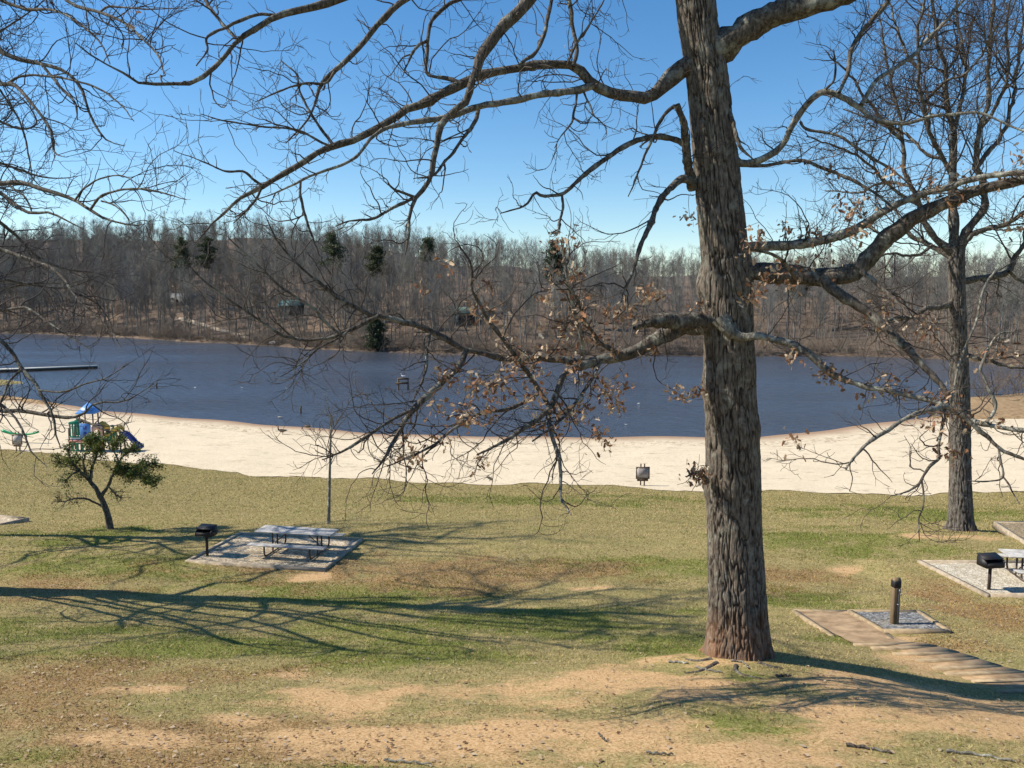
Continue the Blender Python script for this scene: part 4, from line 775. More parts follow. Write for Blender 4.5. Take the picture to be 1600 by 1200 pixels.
# leave the cabins' clearings and the sandy path open
path_px = [(278, 498), (300, 503), (325, 511), (350, 517), (372, 523), (392, 530)]
path_w = np.array([gnd(x, y)[:2] for x, y in path_px])
cab_px = [(290, 476), (456, 492), (726, 506)]
cab_w = np.array([gnd(x, y)[:2] for x, y in cab_px])
keepm = np.ones(len(spots), bool)
for q in cab_w: keepm &= ~((np.abs(spots[:, 0] - q[0]) < 5) & (np.abs(spots[:, 1] - q[1]) < 5)) & ~((np.abs(spots[:, 0] - q[0] * .94) < 4) & (spots[:, 1] < q[1]) & (spots[:, 1] > q[1] - 22) & (g.random(len(spots)) < .75))
for q in spline(np.c_[path_w, np.zeros(len(path_w)), np.zeros(len(path_w))], 30)[:, :2]: keepm &= np.hypot(spots[:, 0] - q[0], spots[:, 1] - q[1]) > 2.2
spots = spots[keepm]
big = np.argsort(spots[:, 1] + spots[:, 2] * .8)           # the nearest ones show largest
front, rest = big[:285], big[285:]
kit = []
for (V1, F1, V2, F2, mm) in variants:
    t = meshobj("trunk", V1, F1, mm, None, smooth=True); cw = meshobj("crown", V2, F2, mm, None)
    kit.append((t.data, cw.data)); bpy.data.objects.remove(t); bpy.data.objects.remove(cw)
WG = "bare trees along the front of the wood across the lake"
for k, i_ in enumerate(front):
    x, y, d = spots[i_]; v = int(g.integers(len(kit))); s = g.uniform(.72, 1.08) * float(np.interp(x, [-150, -40, 60], [.86, .80, .65]));
    if d < 4 and g.random() < .4: s *= .7
    o = empty("woodland_tree", (x, y, float(H(x, y)) - .1), g.uniform(0, 6.28), label="slim bare grey tree in the wood that lines the far shore", cat="tree", group=WG)
    o.scale = (s, s, s); o.rotation_euler.x = g.normal() * .035; o.rotation_euler.y = g.normal() * .035
    if d < 5 and g.random() < .3: o.rotation_euler.x = g.uniform(.1, .35)
    for nm, me in zip(("trunk", "crown"), kit[v]):
        c = bpy.data.objects.new(nm, me); COL.objects.link(c); c.parent = o
# the mass behind: one object, variants laid by geometry nodes
def instancer(name, pts, rots, scl, idx, meshes, label, cat):
    me = bpy.data.meshes.new(name); me.from_pydata([tuple(p) for p in pts], [], []); ob = bpy.data.objects.new(name, me); COL.objects.link(ob)
    for nm, ty, arr in (("rot", 'FLOAT_VECTOR', rots), ("scl", 'FLOAT', scl), ("idx", 'INT', idx)):
        a = me.attributes.new(nm, ty, 'POINT'); a.data.foreach_set("vector" if ty == 'FLOAT_VECTOR' else "value", np.asarray(arr).ravel())
    src = bpy.data.collections.new(name + "_sources")
    for k, (vv, mt_) in enumerate(meshes):
        q = bpy.data.objects.new("source_%02d" % k, vv); src.objects.link(q)
    ng = bpy.data.node_groups.new(name, 'GeometryNodeTree'); ng.interface.new_socket("Geometry", in_out='INPUT', socket_type='NodeSocketGeometry'); ng.interface.new_socket("Geometry", in_out='OUTPUT', socket_type='NodeSocketGeometry')
    nn = ng.nodes; gi = nn.new("NodeGroupInput"); go = nn.new("NodeGroupOutput"); ci = nn.new("GeometryNodeCollectionInfo"); ci.inputs[0].default_value = src
    ci.inputs["Separate Children"].default_value = True; ip = nn.new("GeometryNodeInstanceOnPoints"); ip.inputs["Pick Instance"].default_value = True
    def na(n_, t): a = nn.new("GeometryNodeInputNamedAttribute"); a.data_type = t; a.inputs[0].default_value = n_; return a
    ng.links.new(gi.outputs[0], ip.inputs["Points"]); ng.links.new(ci.outputs[0], ip.inputs["Instance"])
    ng.links.new(na("rot", 'FLOAT_VECTOR').outputs[0], ip.inputs["Rotation"]); ng.links.new(na("scl", 'FLOAT').outputs[0], ip.inputs["Scale"]); ng.links.new(na("idx", 'INT').outputs[0], ip.inputs["Instance Index"])
    ng.links.new(ip.outputs[0], go.inputs[0]); md = ob.modifiers.new("scatter", 'NODES'); md.node_group = ng
    return tag(ob, label, cat, kind="stuff")
whole = []
for (V1, F1, V2, F2, mm) in variants:
    V, Fq = joinm([(V1, F1), (V2, F2)]); q = meshobj("whole", V, Fq, mm); whole.append((q.data, mm)); bpy.data.objects.remove(q)
sp_ = spots[rest]; n = len(sp_)
instancer("woodland", np.c_[sp_[:, 0], sp_[:, 1], H(sp_[:, 0], sp_[:, 1]) - .1], np.c_[g.normal(size=n) * .03, g.normal(size=n) * .03, g.uniform(0, 6.28, n)], g.uniform(.74, 1.12, n) * np.interp(sp_[:, 0], [-150, -40, 60], [.86, .80, .65]), g.integers(len(whole), size=n), whole, "grey bare wood covering the hill across the lake", "wood")
# brush along the far bank and under the trees
def bush(seed, h, nst):
    g2 = np.random.default_rng(seed); global rng; keep = rng; rng = g2
    a = g2.uniform(0, 6.28, nst); L = g2.uniform(.5, 1, nst) * h; P = np.zeros((nst, 5, 3)); d = np.stack([np.cos(a) * .4, np.sin(a) * .4, np.ones(nst)], -1); d = unit(d + g2.normal(size=(nst, 3)) * .25); P[:, 0] = g2.normal(size=(nst, 3)) * [h * .25, h * .25, 0]
    for s in range(1, 5): d = unit(d + g2.normal(size=(nst, 3)) * .14); P[:, s] = P[:, s - 1] + d * (L / 4)[:, None]
    r = np.repeat(np.linspace(.022, .01, 5)[None], nst, 0); b, rb = grow(P, r, 0, .3 * h, .6 * h, S=4, ang=(15, 55), wig=.2, rtip=.008, rmax=.013, count=nst * 5); rng = keep
    V, Fq = joinm([tubes(P, r, 3), tubes(b, rb, 3)]); q = meshobj("bush", V, Fq, noisy("brush", *[((.11, .085, .065), (.26, .2, .155)), ((.09, .08, .07), (.21, .185, .16)), ((.15, .115, .08), (.32, .26, .19))][seed % 3], .8, geo=True)); me = q.data; bpy.data.objects.remove(q); return me
bm_ = [(bush(i_, [1.0, 1.5, .8, 3.6, 6.5, 5.2][i_], [22, 22, 22, 24, 7, 8][i_]), None) for i_ in range(6)]
n = 4200; x = g.uniform(-250, 230, n); d = np.where(g.random(n) < .3, g.uniform(.1, 3, n), 3 + 80 * g.random(n) ** 1.4); y = yf(x) + d; k = (np.abs(x) < y * .7 + 6)
for q in path_w: k &= np.hypot(x - q[0], y - q[1]) > 3
x, y, d = x[k], y[k], d[k]; n = len(x)
instancer("undergrowth", np.c_[x, y, H(x, y) - .05], np.c_[np.zeros(n), np.zeros(n), g.uniform(0, 6.28, n)], g.uniform(.5, 1.15, n), g.integers(6, size=n), bm_, "brown leafless brush along the far bank and under the trees", "brush")

# --- evergreens in the wood
def pine(px, ptop, pbase, dY, col, wid, label, low=.35):
    c = gnd(px, pbase) if dY is None else None
    if c is None:
        xx = (px - 800) / F * dY; xx *= 1.0; c = np.array([xx, dY, float(H(xx, dY))])
    top = at(px, ptop, c[1])[2]; Ht = top - c[2]
    o = empty("pine_tree", c, label=label, cat="tree"); Q = spline([[0, 0, -.3, .2], [.1, 0, Ht * .5, .14], [0, 0, Ht, .03]], 14)
    V, Fq = tubes(Q[None, :, :3], Q[None, :, 3], 7); meshobj("trunk", V, Fq, M['farbark'], o, smooth=True)
    n = 64; t = low + (1 - low) * g.random(n); a = g.uniform(0, 6.28, n); L = wid * 1.15 * np.clip(1.15 - t, .1, 1) ** .45 * g.uniform(.5, 1.15, n) * np.where(t > .9, .6, 1); pts = []
    for tt, aa, l in zip(t, a, L):
        m_ = int(10 + 26 * l / wid * 1.5); s = g.random(m_) ** .7; pts.append(np.c_[np.cos(aa) * s * l, np.sin(aa) * s * l, np.full(m_, tt * Ht) + s * l * .12] + g.normal(size=(m_, 3)) * [.42, .42, .22])
    pts = np.concatenate(pts); pts = np.repeat(pts, 3, 0); V, Fq, cc = simple_leaves(pts, (.28, .6), [tuple(np.array(col) * k_) for k_ in (.6, 1, 1.4)], .15)
    meshobj("crown", V, Fq, M['green'], o, attrs={"col": cc})
dg = (.05, .066, .034); lg = (.085, .1, .055)
pine(330, 372, 0, 262, dg, 4.2, "dark green pine top, right one of the pair in the wood left of centre", .6)
pine(291, 372, 0, 262, lg, 4.2, "dull green pine top, left one of the pair in the wood left of centre", .6)
pine(523, 366, 0, 222, lg, 4.6, "tall green topped pine left of the middle of the wood", .62)
pine(592, 386, 0, 205, (.065, .073, .038), 4.0, "broad yellowish green pine in the middle of the wood, above the little evergreen", .66)
pine(588, 500, 0, 179, dg, 2.2, "little dark evergreen near the water below the broad pine", .1)
pine(866, 378, 0, 200, dg, 3.4, "dark green pine behind the oak's dry leaves", .55)
pine(670, 372, 0, 225, lg, 3.2, "slender pale green pine top right of the broad pine", .7)
pine(1248, 425, 0, 200, lg, 3.0, "small green pine top seen just right of the big oak's trunk", .6)

# --- bushes and small trees on the right shore spit
for k, (px, py, s, lab) in enumerate([(1545, 612, 1.0, "twiggy grey shrub at the water's edge right of the second oak"), (1578, 606, 1.25, "taller twiggy shrub at the right edge of the water"), (1622, 600, 1.4, "shrub at the far right of the shore, cut by the picture's edge")]):
    c = gnd(px, 622) if px < 1600 else gnd(1610, 617)
    cc_ = pl(px, 622, 0.1); q = bpy.data.objects.new("shrub", bm_[3][0]); COL.objects.link(q); q.location = (cc_[0], cc_[1] + 1 + k, float(H(cc_[0], cc_[1])) - .05); q.scale = (s,) * 3; tag(q, lab, "shrub")
# a lone evergreen bough tree at the right edge
c = pl(1612, 640, .5); cY = c[1]
to = empty("small_tree", (c[0], c[1], float(H(c[0], c[1]))), label="yellow green leafed tree at the right edge of the photo beyond the beach", cat="tree")
Q = spline([[0, 0, -.2, .13], [.1, 0, 3, .1], [0, .1, 7, .06], [.2, 0, 10, .02]], 20); V, Fq = tubes(Q[None, :, :3], Q[None, :, 3], 8); meshobj("trunk", V, Fq, M['limb'], to, smooth=True)
b1, r1 = grow(Q[None, :, :3], Q[None, :, 3], 5, 1.5, 3.6, S=6, wig=.2, up=.05, tmin=.2, rtip=.008, rmax=.04); b2, r2 = grow(b1, r1, 4, .4, 1.4, S=5, wig=.25, up=.05, rtip=.006, rmax=.012)
V, Fq = joinm([tubes(b1, r1, 4), tubes(b2, r2, 3)]); meshobj("twigs", V, Fq, M['twig'], to)["kind"] = "stuff"
pk = b2[:, 2:].reshape(-1, 3); pk = pk[g.random(len(pk)) < .35]; V, Fq, cc = simple_leaves(pk, (.08, .2), [(.12, .14, .04), (.16, .17, .06), (.10, .10, .04)], .1); tag(meshobj("leaves", V, Fq, M['green'], to, attrs={"col": cc}), kind="stuff")
# ------------------------------------------------------------------ things
wood = noisy("weathered_wood", (.24, .19, .13), (.42, .35, .26), 6, (1, 1, 1), geo=True, bmp=.3)
woodlight = noisy("new_timber", (.21, .155, .09), (.39, .295, .18), 5, geo=True, bmp=.2)
greywood = noisy("grey_plank", (.27, .26, .245), (.47, .455, .43), 5, (1, 1, 1), bmp=.3)
darkwood = noisy("dark_wood", (.05, .036, .024), (.12, .085, .055), 8, geo=True)
black = mat("black_iron", (.022, .021, .022), .55, .3, .4)
brownmetal = mat("brown_frame", (.085, .062, .05), .5, .4, .4)
galv = mat("galvanized", (.36, .35, .34), .5, .6, .4)
def gravel(name, c1, c2, c3):
    m = mat(name, c1, .95, 0, .1); v = coords(m, geo=True); vo = N(m, "ShaderNodeTexVoronoi"); vo.inputs["Scale"].default_value = 22; lk(m, v, vo.inputs["Vector"])
    n1 = noise(m, v, 1.3, 4); s = N(m, "ShaderNodeSeparateColor"); lk(m, vo.outputs["Color"], s.inputs[0])
    c = ramp(m, s.outputs[0], [(.1, c1), (.5, c2), (.9, c3)]).outputs[0]; bc(m, mix(m, ramp(m, n1.outputs[0], [(.45, (0, 0, 0)), (.7, (.5, .5, .5))]).outputs[0], c, (.3, .24, .15)))
    bump(m, vo.outputs["Distance"], .8, .02); return m
pea = gravel("pea_gravel", (.22, .17, .11), (.42, .34, .23), (.64, .55, .42))
darkg = gravel("shade_toned_gravel", (.10, .08, .05), (.22, .17, .11), (.36, .29, .2))  # brown gravel darkened, the oak's shadow is put into its colour
greyg = gravel("grey_gravel", (.05, .055, .065), (.13, .135, .14), (.32, .32, .32))
whiteg = gravel("pale_gravel", (.30, .26, .19), (.46, .41, .32), (.60, .55, .45))

def quadpad(name, corners, z, gmat, label, tw=.13, th=.09, wm=None):
    """corners: four ground points in order; timber border with gravel inside"""
    o = empty(name, (*np.mean([c[:2] for c in corners], 0), z), label=label, cat="gravel pad"); ox, oy = o.location[:2]
    cs = [Vector((c[0] - ox, c[1] - oy, 0)) for c in corners]; ce = sum(cs, Vector()) / 4; inner = [c + (ce - c).normalized() * tw * 1.3 for c in cs]
    n = 26; V = []
    for j in range(n + 1):
        for i in range(n + 1):
            u, v_ = i / n, j / n; p = (inner[0] * (1 - u) + inner[1] * u) * (1 - v_) + (inner[3] * (1 - u) + inner[2] * u) * v_
            V.append((p.x, p.y, -.02 + (float(vn(p.x * 7, p.y * 7, 0, 3)) - .5) * .025))
    i = np.arange(n * (n + 1)).reshape(n, n + 1)[:, :-1].ravel(); meshobj("gravel_bed", np.array(V), np.stack([i, i + 1, i + n + 2, i + n + 1], -1), gmat, o, smooth=True)
    for k in range(4):
        a, b = cs[k], cs[(k + 1) % 4]; d = (b - a).normalized(); nrm = Vector((-d.y, d.x, 0)); 
        if nrm.dot(ce - a) < 0: nrm = -nrm
        a2, b2 = a + d * (tw if k % 2 else 0.004), b - d * (tw if k % 2 else .004)
        MB().bar(a2 + nrm * tw / 2 + Vector((0, 0, .005 - .11)), b2 + nrm * tw / 2 + Vector((0, 0, .005 - .11)), tw, .26).build("timber_edge", wm or wood, o)
    return o
def picnic_table(loc, rz, label, topm=None, L=2.44):
    o = empty("picnic_table", loc, rz, label=label, cat="picnic table", group="picnic tables on gravel pads"); topm = topm or greywood
    mb = MB()
    for k in range(5): mb.box((0, (k - 2) * .148, .735), (L, .138, .04), bev=.006)
    mb.build("tabletop", topm, o)
    for s in (-1, 1):
        mb = MB()
        for k in (-1, 1): mb.box((0, s * .74 + k * .07, .44), (L, .13, .04), bev=.006)
        mb.build("bench_seat", topm, o)
        x = s * .78; f = MB()
        for t in (-1, 1):
            f.tube([(x, t * .16, .71), (x, t * .16, .12), (x, t * .2, .04), (x, t * .55, .035), (x, t * .68, .06), (x, t * .74, .16), (x, t * .74, .415)], .028, 8)
        f.tube([(x, -.33, .70), (x, .33, .70)], .022, 6); f.tube([(x, -.2, .035), (x, .2, .035)], .026, 6)
        f.build("leg_frame", brownmetal, o, smooth=True)
        MB().tube([(x, 0, .12), (x, 0, .3), (x - s * .5, 0, .70)], .016, 6).build("brace", brownmetal, o, smooth=True)
    return o
def grill(loc, rz, label):
    o = empty("charcoal_grill", loc, rz, label=label, cat="grill", group="park grills on posts")
    MB().tube([(0, 0, -.1), (0, 0, .70)], .045, 10).build("post", mat("rusty_post", (.05, .035, .028), .8), o, smooth=True)
    b = MB(); w_, d_, z0, z1 = .27, .20, .68, .87
    b.box((0, 0, z0 + .012), (2 * w_, 2 * d_, .02)); b.box((0, d_ - .01, (z0 + z1) / 2 + .03), (2 * w_, .02, z1 - z0 + .04)); 
    for s in (-1, 1): b.prism([(-d_, z0 + .02), (d_ - .022, z0 + .02), (d_ - .022, z1 + .09), (-d_ * .2, z1 + .05), (-d_, z0 + .17)], s * w_ - .01, s * w_ + .01, 'X')
    b.box((0, -d_ + .008, z0 + .08), (2 * w_ - .03, .014, .11))
    b.build("firebox", black, o)
    MB().box((0, .03, z1 + .085), (2 * w_ + .04, .34, .018), M=Matrix.Rotation(R(14), 4, 'X')).build("lid", black, o)
    q = MB(); 
    for k in range(13): q.tube([(-w_ + .03 + k * .05, -d_ + .02, z0 + .14), (-w_ + .03 + k * .05, d_ - .03, z0 + .14)], .006, 4)
    q.build("grate", black, o)
    MB().tube([(w_ + .01, -.05, z0 + .16), (w_ + .12, -.05, z0 + .16), (w_ + .12, .06, z0 + .16), (w_ + .01, .06, z0 + .16)], .008, 5).build("handle", black, o)
    return o

z1 = 3.72
c4 = [pl(289, 877, z1), pl(507, 891, z1), pl(568, 842, z1), pl(375, 832, z1)]
quadpad("gravel_pad", c4, z1, pea, "tan gravel pad framed in timber under the middle picnic table and its grill")
a, b = pl(398, 831, z1 + .72), pl(516, 838, z1 + .72); c_, d_ = pl(413, 821.5, z1 + .72), pl(530, 826.5, z1 + .72)
ctr = (a + b + c_ + d_) / 4; ang = math.atan2(b[1] - a[1], b[0] - a[0])
print("table", np.linalg.norm(b - a), np.linalg.norm(c_ - a), ctr)
picnic_table((ctr[0], ctr[1], z1 - .015), ang, "long grey topped picnic table on the tan gravel pad left of centre", L=min(2.7, max(1.9, np.linalg.norm(b - a))))
p = pl(324, 868, z1 - .02); grill((p[0], p[1], z1 - .03), R(-12), "black box grill on a post at the left corner of the middle gravel pad")
z2 = 3.93
c4 = [pl(1433, 876, z2), pl(1541, 930, z2), pl(1730, 932, z2), pl(1640, 877, z2)]
quadpad("gravel_pad", c4, z2, whiteg, "pale gravel pad framed in timber at the right edge, partly outside the picture")
p = pl(1545, 921, z2 - .02); grill((p[0], p[1], z2 - .03), R(8), "black box grill on a post at the near corner of the right gravel pad")
p = pl(1637, 905, z2); picnic_table((p[0], p[1] , z2 - .015), R(-8), "grey picnic table cut off by the right edge of the picture")
p = gnd(1688, 842); z3_ = float(H(p[0], p[1])) + .1
c4 = [np.array([p[0] - 2.6, p[1] - 1.7, 0]), np.array([p[0] + 2.6, p[1] - 1.6, 0]), np.array([p[0] + 2.4, p[1] + 1.9, 0]), np.array([p[0] - 2.0, p[1] + 1.8, 0])]
quadpad("gravel_pad", c4, z3_, darkg, "shaded timber edged gravel pad beyond the second oak at the right edge")
picnic_table((p[0], p[1], z3_ - .015), R(3), "dark picnic table on the farther pad behind the right grill", darkwood)
p = gnd(-30, 812); z4_ = float(H(p[0], p[1])) + .1; e_ = pl(47, 809, z4_)
c4 = [pl(-60, 832, z4_), pl(46, 810, z4_), pl(-20, 803, z4_), pl(-130, 815, z4_)]
quadpad("gravel_pad", c4, z4_, pea, "corner of a timber edged gravel pad at the left edge of the lawn")

# --- water post in its little bed, with the landing and the steps
def timber(name, p, q, parent, w_=.12, h=.14, lift=.03, m_=None):
    a = Vector((p[0], p[1], p[2] + lift - h / 2)); b = Vector((q[0], q[1], q[2] + lift - h / 2)); ox = parent.location
    return MB().bar(a - ox, b - ox, w_, h).build(name, m_ or woodlight, parent)
G = lambda x, y: gnd(x, y)
c0 = G(1400, 975)
o = empty("gravel_bed", c0, label="small bed of blue grey gravel framed in timber round the water post", cat="gravel bed")
q4 = [G(1328, 958), G(1436, 959), G(1482, 989), G(1381, 989)]
zz = max(q[2] for q in q4) - .02; V = np.array([[q[0] - c0[0], q[1] - c0[1], q[2] + .035 - c0[2]] for q in q4]); 
n = 12; VV = []
for j in range(n + 1):
    for i in range(n + 1):
        u, v_ = i / n, j / n; VV.append((V[0] * (1 - u) + V[1] * u) * (1 - v_) + (V[3] * (1 - u) + V[2] * u) * v_ + [0, 0, float(vn(i * .9, j * .9)) * .02])
i = np.arange(n * (n + 1)).reshape(n, n + 1)[:, :-1].ravel(); meshobj("gravel_fill", np.array(VV), np.stack([i, i + 1, i + n + 2, i + n + 1], -1), greyg, o)
for k in range(4): timber("timber_edge", q4[k], q4[(k + 1) % 4], o, lift=.07 + .004 * (k % 2))
p = G(1397, 976); o = empty("water_post", p, R(10), label="short dark wooden post with rounded top and tap in the small grey gravel bed", cat="tap post")
mb = MB(); mb.box((0, 0, .44), (.15, .13, 1.1), bev=.012); mb.tube([(-.075, 0, 1.0), (.075, 0, 1.0)], .066, 14); mb.build("post", noisy("post_wood", (.10, .07, .04), (.26, .19, .11), 9, (1, 1, .15), geo=True), o)
MB().box((0, .002, .93), (.165, .145, .16), bev=.01).build("cap", black, o)
mb = MB(); mb.tube([(.0, -.11, .0), (.0, -.11, .72), (0, -.14, .76), (0, -.19, .74)], .013, 7); mb.box((0, -.13, .8), (.03, .03, .09)); mb.box((.0, -.1, .5), (.05, .08, .02)); mb.build("tap", mat("tap_pipe", (.16, .17, .2), .4, .7), o)
o = empty("garden_steps", G(1330, 975), label="timber framed dirt landing and steps climbing toward the lower right corner", cat="steps")
def strip(name, quads, parent, m_, lift=.02, n=14):
    P = []; 
    for (a, b) in quads: P.append((G(*a), G(*b)))
    Vv, Ff = [], []; ox = np.array(parent.location)
    rows = len(P); sub_ = 5
    R_ = [(P[k][0] * (1 - t / sub_) + P[k + 1][0] * t / sub_, P[k][1] * (1 - t / sub_) + P[k + 1][1] * t / sub_) for k in range(rows - 1) for t in range(sub_)] + [P[-1]]
    for a, b in R_:
        for i in range(n + 1):
            q = a * (1 - i / n) + b * i / n; q = np.array([q[0], q[1], float(H(q[0], q[1])) + lift + .03 * float(vn(q[0] * 4, q[1] * 4))]); Vv.append(q - ox)
    m_rows = len(R_); i = np.arange((m_rows - 1) * (n + 1)).reshape(m_rows - 1, n + 1)[:, :-1].ravel()
    return meshobj(name, np.array(Vv), np.stack([i, i + 1, i + n + 2, i + n + 1], -1), m_, parent, smooth=True)
dirtm = noisy("packed_dirt", (.20, .13, .07), (.40, .28, .165), 3, geo=True, rough=.95, bmp=.4)
strip("dirt_landing", [((1243, 957), (1326, 957)), ((1300, 990), (1385, 995)), ((1335, 1008), (1430, 1008))], o, dirtm)
timber("timber_edge", G(1241, 955), G(1300, 994), o); timber("timber_edge", G(1241, 955), G(1329, 957), o, lift=.034); timber("timber_edge", G(1329, 960), G(1392, 1001), o, lift=.05); timber("timber_edge", G(1378, 988), G(1402, 1003), o)
steps = [((1335, 1009), (1432, 1007)), ((1362, 1014), (1466, 1013)), ((1396, 1023), (1500, 1022)), ((1431, 1033), (1530, 1031)), ((1457, 1045), (1566, 1043)), ((1477, 1054), (1602, 1052)), ((1520, 1066), (1650, 1063)), ((1560, 1082), (1700, 1078))]
for k, (a, b) in enumerate(steps):
    timber("step_riser", G(*a), G(*b), o, w_=.11, h=.14, lift=.028)
    if k + 1 < len(steps):
        A, B, C2, D2 = G(*a), G(*b), G(*steps[k + 1][1]), G(*steps[k + 1][0]); tA_ = (A[2] + B[2]) / 2 + .012; tC_ = (C2[2] + D2[2]) / 2 + .0; top = tA_
        ox = np.array(o.location); V = np.array([[A[0], A[1] - .05, top - .004], [B[0], B[1] - .05, top - .004], [C2[0], C2[1] + .03, tC_], [D2[0], D2[1] + .03, tC_], [A[0], A[1] - .05, top - .3], [B[0], B[1] - .05, top - .3], [C2[0], C2[1] + .03, top - .3], [D2[0], D2[1] + .03, top - .3]]) - ox
        meshobj("step_tread", V, [(3, 2, 1, 0), (0, 1, 5, 4), (1, 2, 6, 5), (2, 3, 7, 6), (3, 0, 4, 7)], dirtm, o)

# --- notice boards
def notice(px, py, h, w_, rz, label, board, frame, lines=True):
    p = G(px, py); o = empty("notice_board", p, rz, label=label, cat="sign", group="notice boards at the top of the beach")
    for s in (-1, 1): MB().box((s * .11, .05, h / 2), (.07, .06, h + .1), bev=.008).build("post", frame, o)
    z0 = h * .36; z1_ = h * .86; mb = MB(); zc = (z0 + z1_) / 2
    mb.box((0, -.012, z1_ + .02), (w_, .055, .05)); mb.box((0, -.012, z0 - .02), (w_, .055, .05)); mb.box((-w_ / 2 + .025, -.012, zc), (.05, .053, z1_ - z0 - .012)); mb.box((w_ / 2 - .025, -.012, zc), (.05, .053, z1_ - z0 - .012)); mb.build("frame", frame, o)
    bd = MB().box((0, .0, zc), (w_ - .1, .025, z1_ - z0 - .01)).build("board", board, o)
    mb = MB(); mb.box((0, .02, z0 - .12), (w_ * .8, .04, .12)); mb.build("lower_rail", frame, o)
    if lines:
        mb = MB(); 
        mb.box((0, -.0145, z1_ - .045), (w_ * .55, .003, .035))
        for k in range(6): mb.box((-.02 + .02 * (k % 3), -.0145, z1_ - .12 - k * .055), (w_ * (.62 - .07 * (k % 2)), .003, .014))
        mb.build("printed_lines", mat("faded_print", (.10, .07, .06), .8), bd)
    return o
notice(1004, 759, 1.28, .82, R(2), "grey notice board in dark brown frame on the lawn's edge, left of the oak", noisy("faded_grey_board", (.30, .27, .26), (.42, .39, .39), 4), darkwood)
notice(28, 704, 1.35, .66, R(15), "pale whitish notice board on two tan posts beside the seesaw", mat("white_board", (.62, .58, .56), .7), noisy("tan_post", (.30, .2, .12), (.42, .3, .19), 4))

# --- plastics
def pla(n_, c): return mat(n_, c, .42, 0, .45)
pb, pdb, pg, pp, py_, pt, po, pgr = pla("plastic_blue", (.10, .27, .62)), pla("plastic_dark_blue", (.035, .07, .30)), pla("plastic_green", (.01, .20, .12)), pla("plastic_pink", (.62, .22, .20)), pla("plastic_yellow", (.55, .40, .08)), pla("plastic_tan", (.55, .36, .30)), pla("plastic_orange", (.40, .17, .07)), pla("plastic_grey", (.09, .11, .13))
brownp = pla("post_brown", (.13, .06, .045))
p = pl(152, 708, .62); PZg = float(H(p[0], p[1])) + .02
o = empty("playground_set", (p[0], p[1], PZg), R(6), label="small colourful plastic play structure with a blue roof and slide on the sand", cat="playground")
o.scale = (.84, .84, .94); o.location.x -= .25
def post(x, y, h, m_=brownp): MB().tube([(x, y, -.2), (x, y, h)], .06, 10).build("post", m_, o, smooth=True)
for x in (-1.15, -.05): 
    for y in (-.55, .55): post(x + .35, y, 3.1)
for x, y in ((-1.75, -.55), (-1.75, .55), (1.1, -.55), (1.1, .55)): post(x, y, 1.9)
mb = MB(); r4 = [(-1.05, -.8, 3.05), (.55, -.8, 3.05), (.55, .8, 3.05), (-1.05, .8, 3.05), (-.25, 0, 3.85), (-.25, 0, 3.72)]
r4b = [(-1.02, -.77, 2.99), (.52, -.77, 2.99), (.52, .77, 2.99), (-1.02, .77, 2.99)]
mb.add(r4[:4] + [r4[4]] + r4b + [(-.25, 0, 3.75)], [(0, 1, 4), (1, 2, 4), (2, 3, 4), (3, 0, 4), (6, 5, 9), (7, 6, 9), (8, 7, 9), (5, 8, 9), (0, 5, 6, 1), (1, 6, 7, 2), (2, 7, 8, 3), (3, 8, 5, 0)]).build("roof", pb, o)
mb = MB(); mb.box((-.3, 0, 1.0), (2.9, 1.2, .1), bev=.02); mb.box((1.35, 0, .75), (.6, 1.1, .08), bev=.02); mb.build("deck", pgr, o)
def panel(name, x0, x1, z0, z1, y, m_, slots=0, hole=0, arch=False):
    w2 = x1 - x0; mb = MB(); xc = (x0 + x1) / 2
    if slots:
        mb.box((xc, y, z0 + .06), (w2, .07, .12), bev=.02); mb.box((xc, y, z1 - .06), (w2, .07, .12), bev=.02)
        for k in range(slots): mb.box((x0 + (k + .5) * w2 / slots, y, (z0 + z1) / 2), (w2 / slots * .55, .06, z1 - z0 - .2), bev=.01)
        if arch: mb.prism([(xc + w2 / 2 * math.cos(t), z1 + .16 * math.sin(t)) for t in np.linspace(0, math.pi, 12)], y - .035, y + .035)
    elif hole:
        n = 20; out_p, in_p = [], []
        for k in range(n):
            t = 2 * math.pi * k / n; cx, sz = math.cos(t), math.sin(t); e = 1 / max(abs(cx), abs(sz)); zc = (z0 + z1) / 2; up_ = (z1 - z0) / 2
            px_ = xc + cx * e * w2 / 2; pz_ = zc + sz * e * up_ + (.22 * (1 - abs(cx * e)) if sz > 0 and arch else 0); out_p.append((px_, pz_)); in_p.append((xc + cx * hole, zc - .05 + sz * hole))
        V = [(a, y - .035, b) for a, b in out_p] + [(a, y - .035, b) for a, b in in_p] + [(a, y + .035, b) for a, b in out_p] + [(a, y + .035, b) for a, b in in_p]; Fs = []
        for k in range(n):
            j = (k + 1) % n; Fs += [(k, j, n + j, n + k), (2 * n + j, 2 * n + k, 3 * n + k, 3 * n + j), (j, k, 2 * n + k, 2 * n + j), (n + k, n + j, 3 * n + j, 3 * n + k)]
        mb.add(V, Fs)
    else:
        mb.box((xc, y, (z0 + z1) / 2), (w2, .08, z1 - z0), bev=.03)
        if arch: mb.prism([(xc + w2 / 2 * math.cos(t), z1 - .03 + .2 * math.sin(t)) for t in np.linspace(0, math.pi, 12)], y - .037, y + .037)
    return mb.build(name, m_, o)
panel("barrier_panel", -1.72, -.86, 1.15, 2.3, -.6, pg, slots=4, arch=True)
panel("barrier_panel", -1.72, -.86, 1.15, 2.3, .6, pg, slots=4, arch=True)
panel("wall_panel", -.80, .12, 1.0, 2.25, -.66, pb)
mb = MB(); 
for k in range(2): mb.tube([(-.34, -.72, 1.9 - k * .45), (-.34, -.70, 1.9 - k * .45)], .16, 14)
mb.build("round_window", pdb, o)
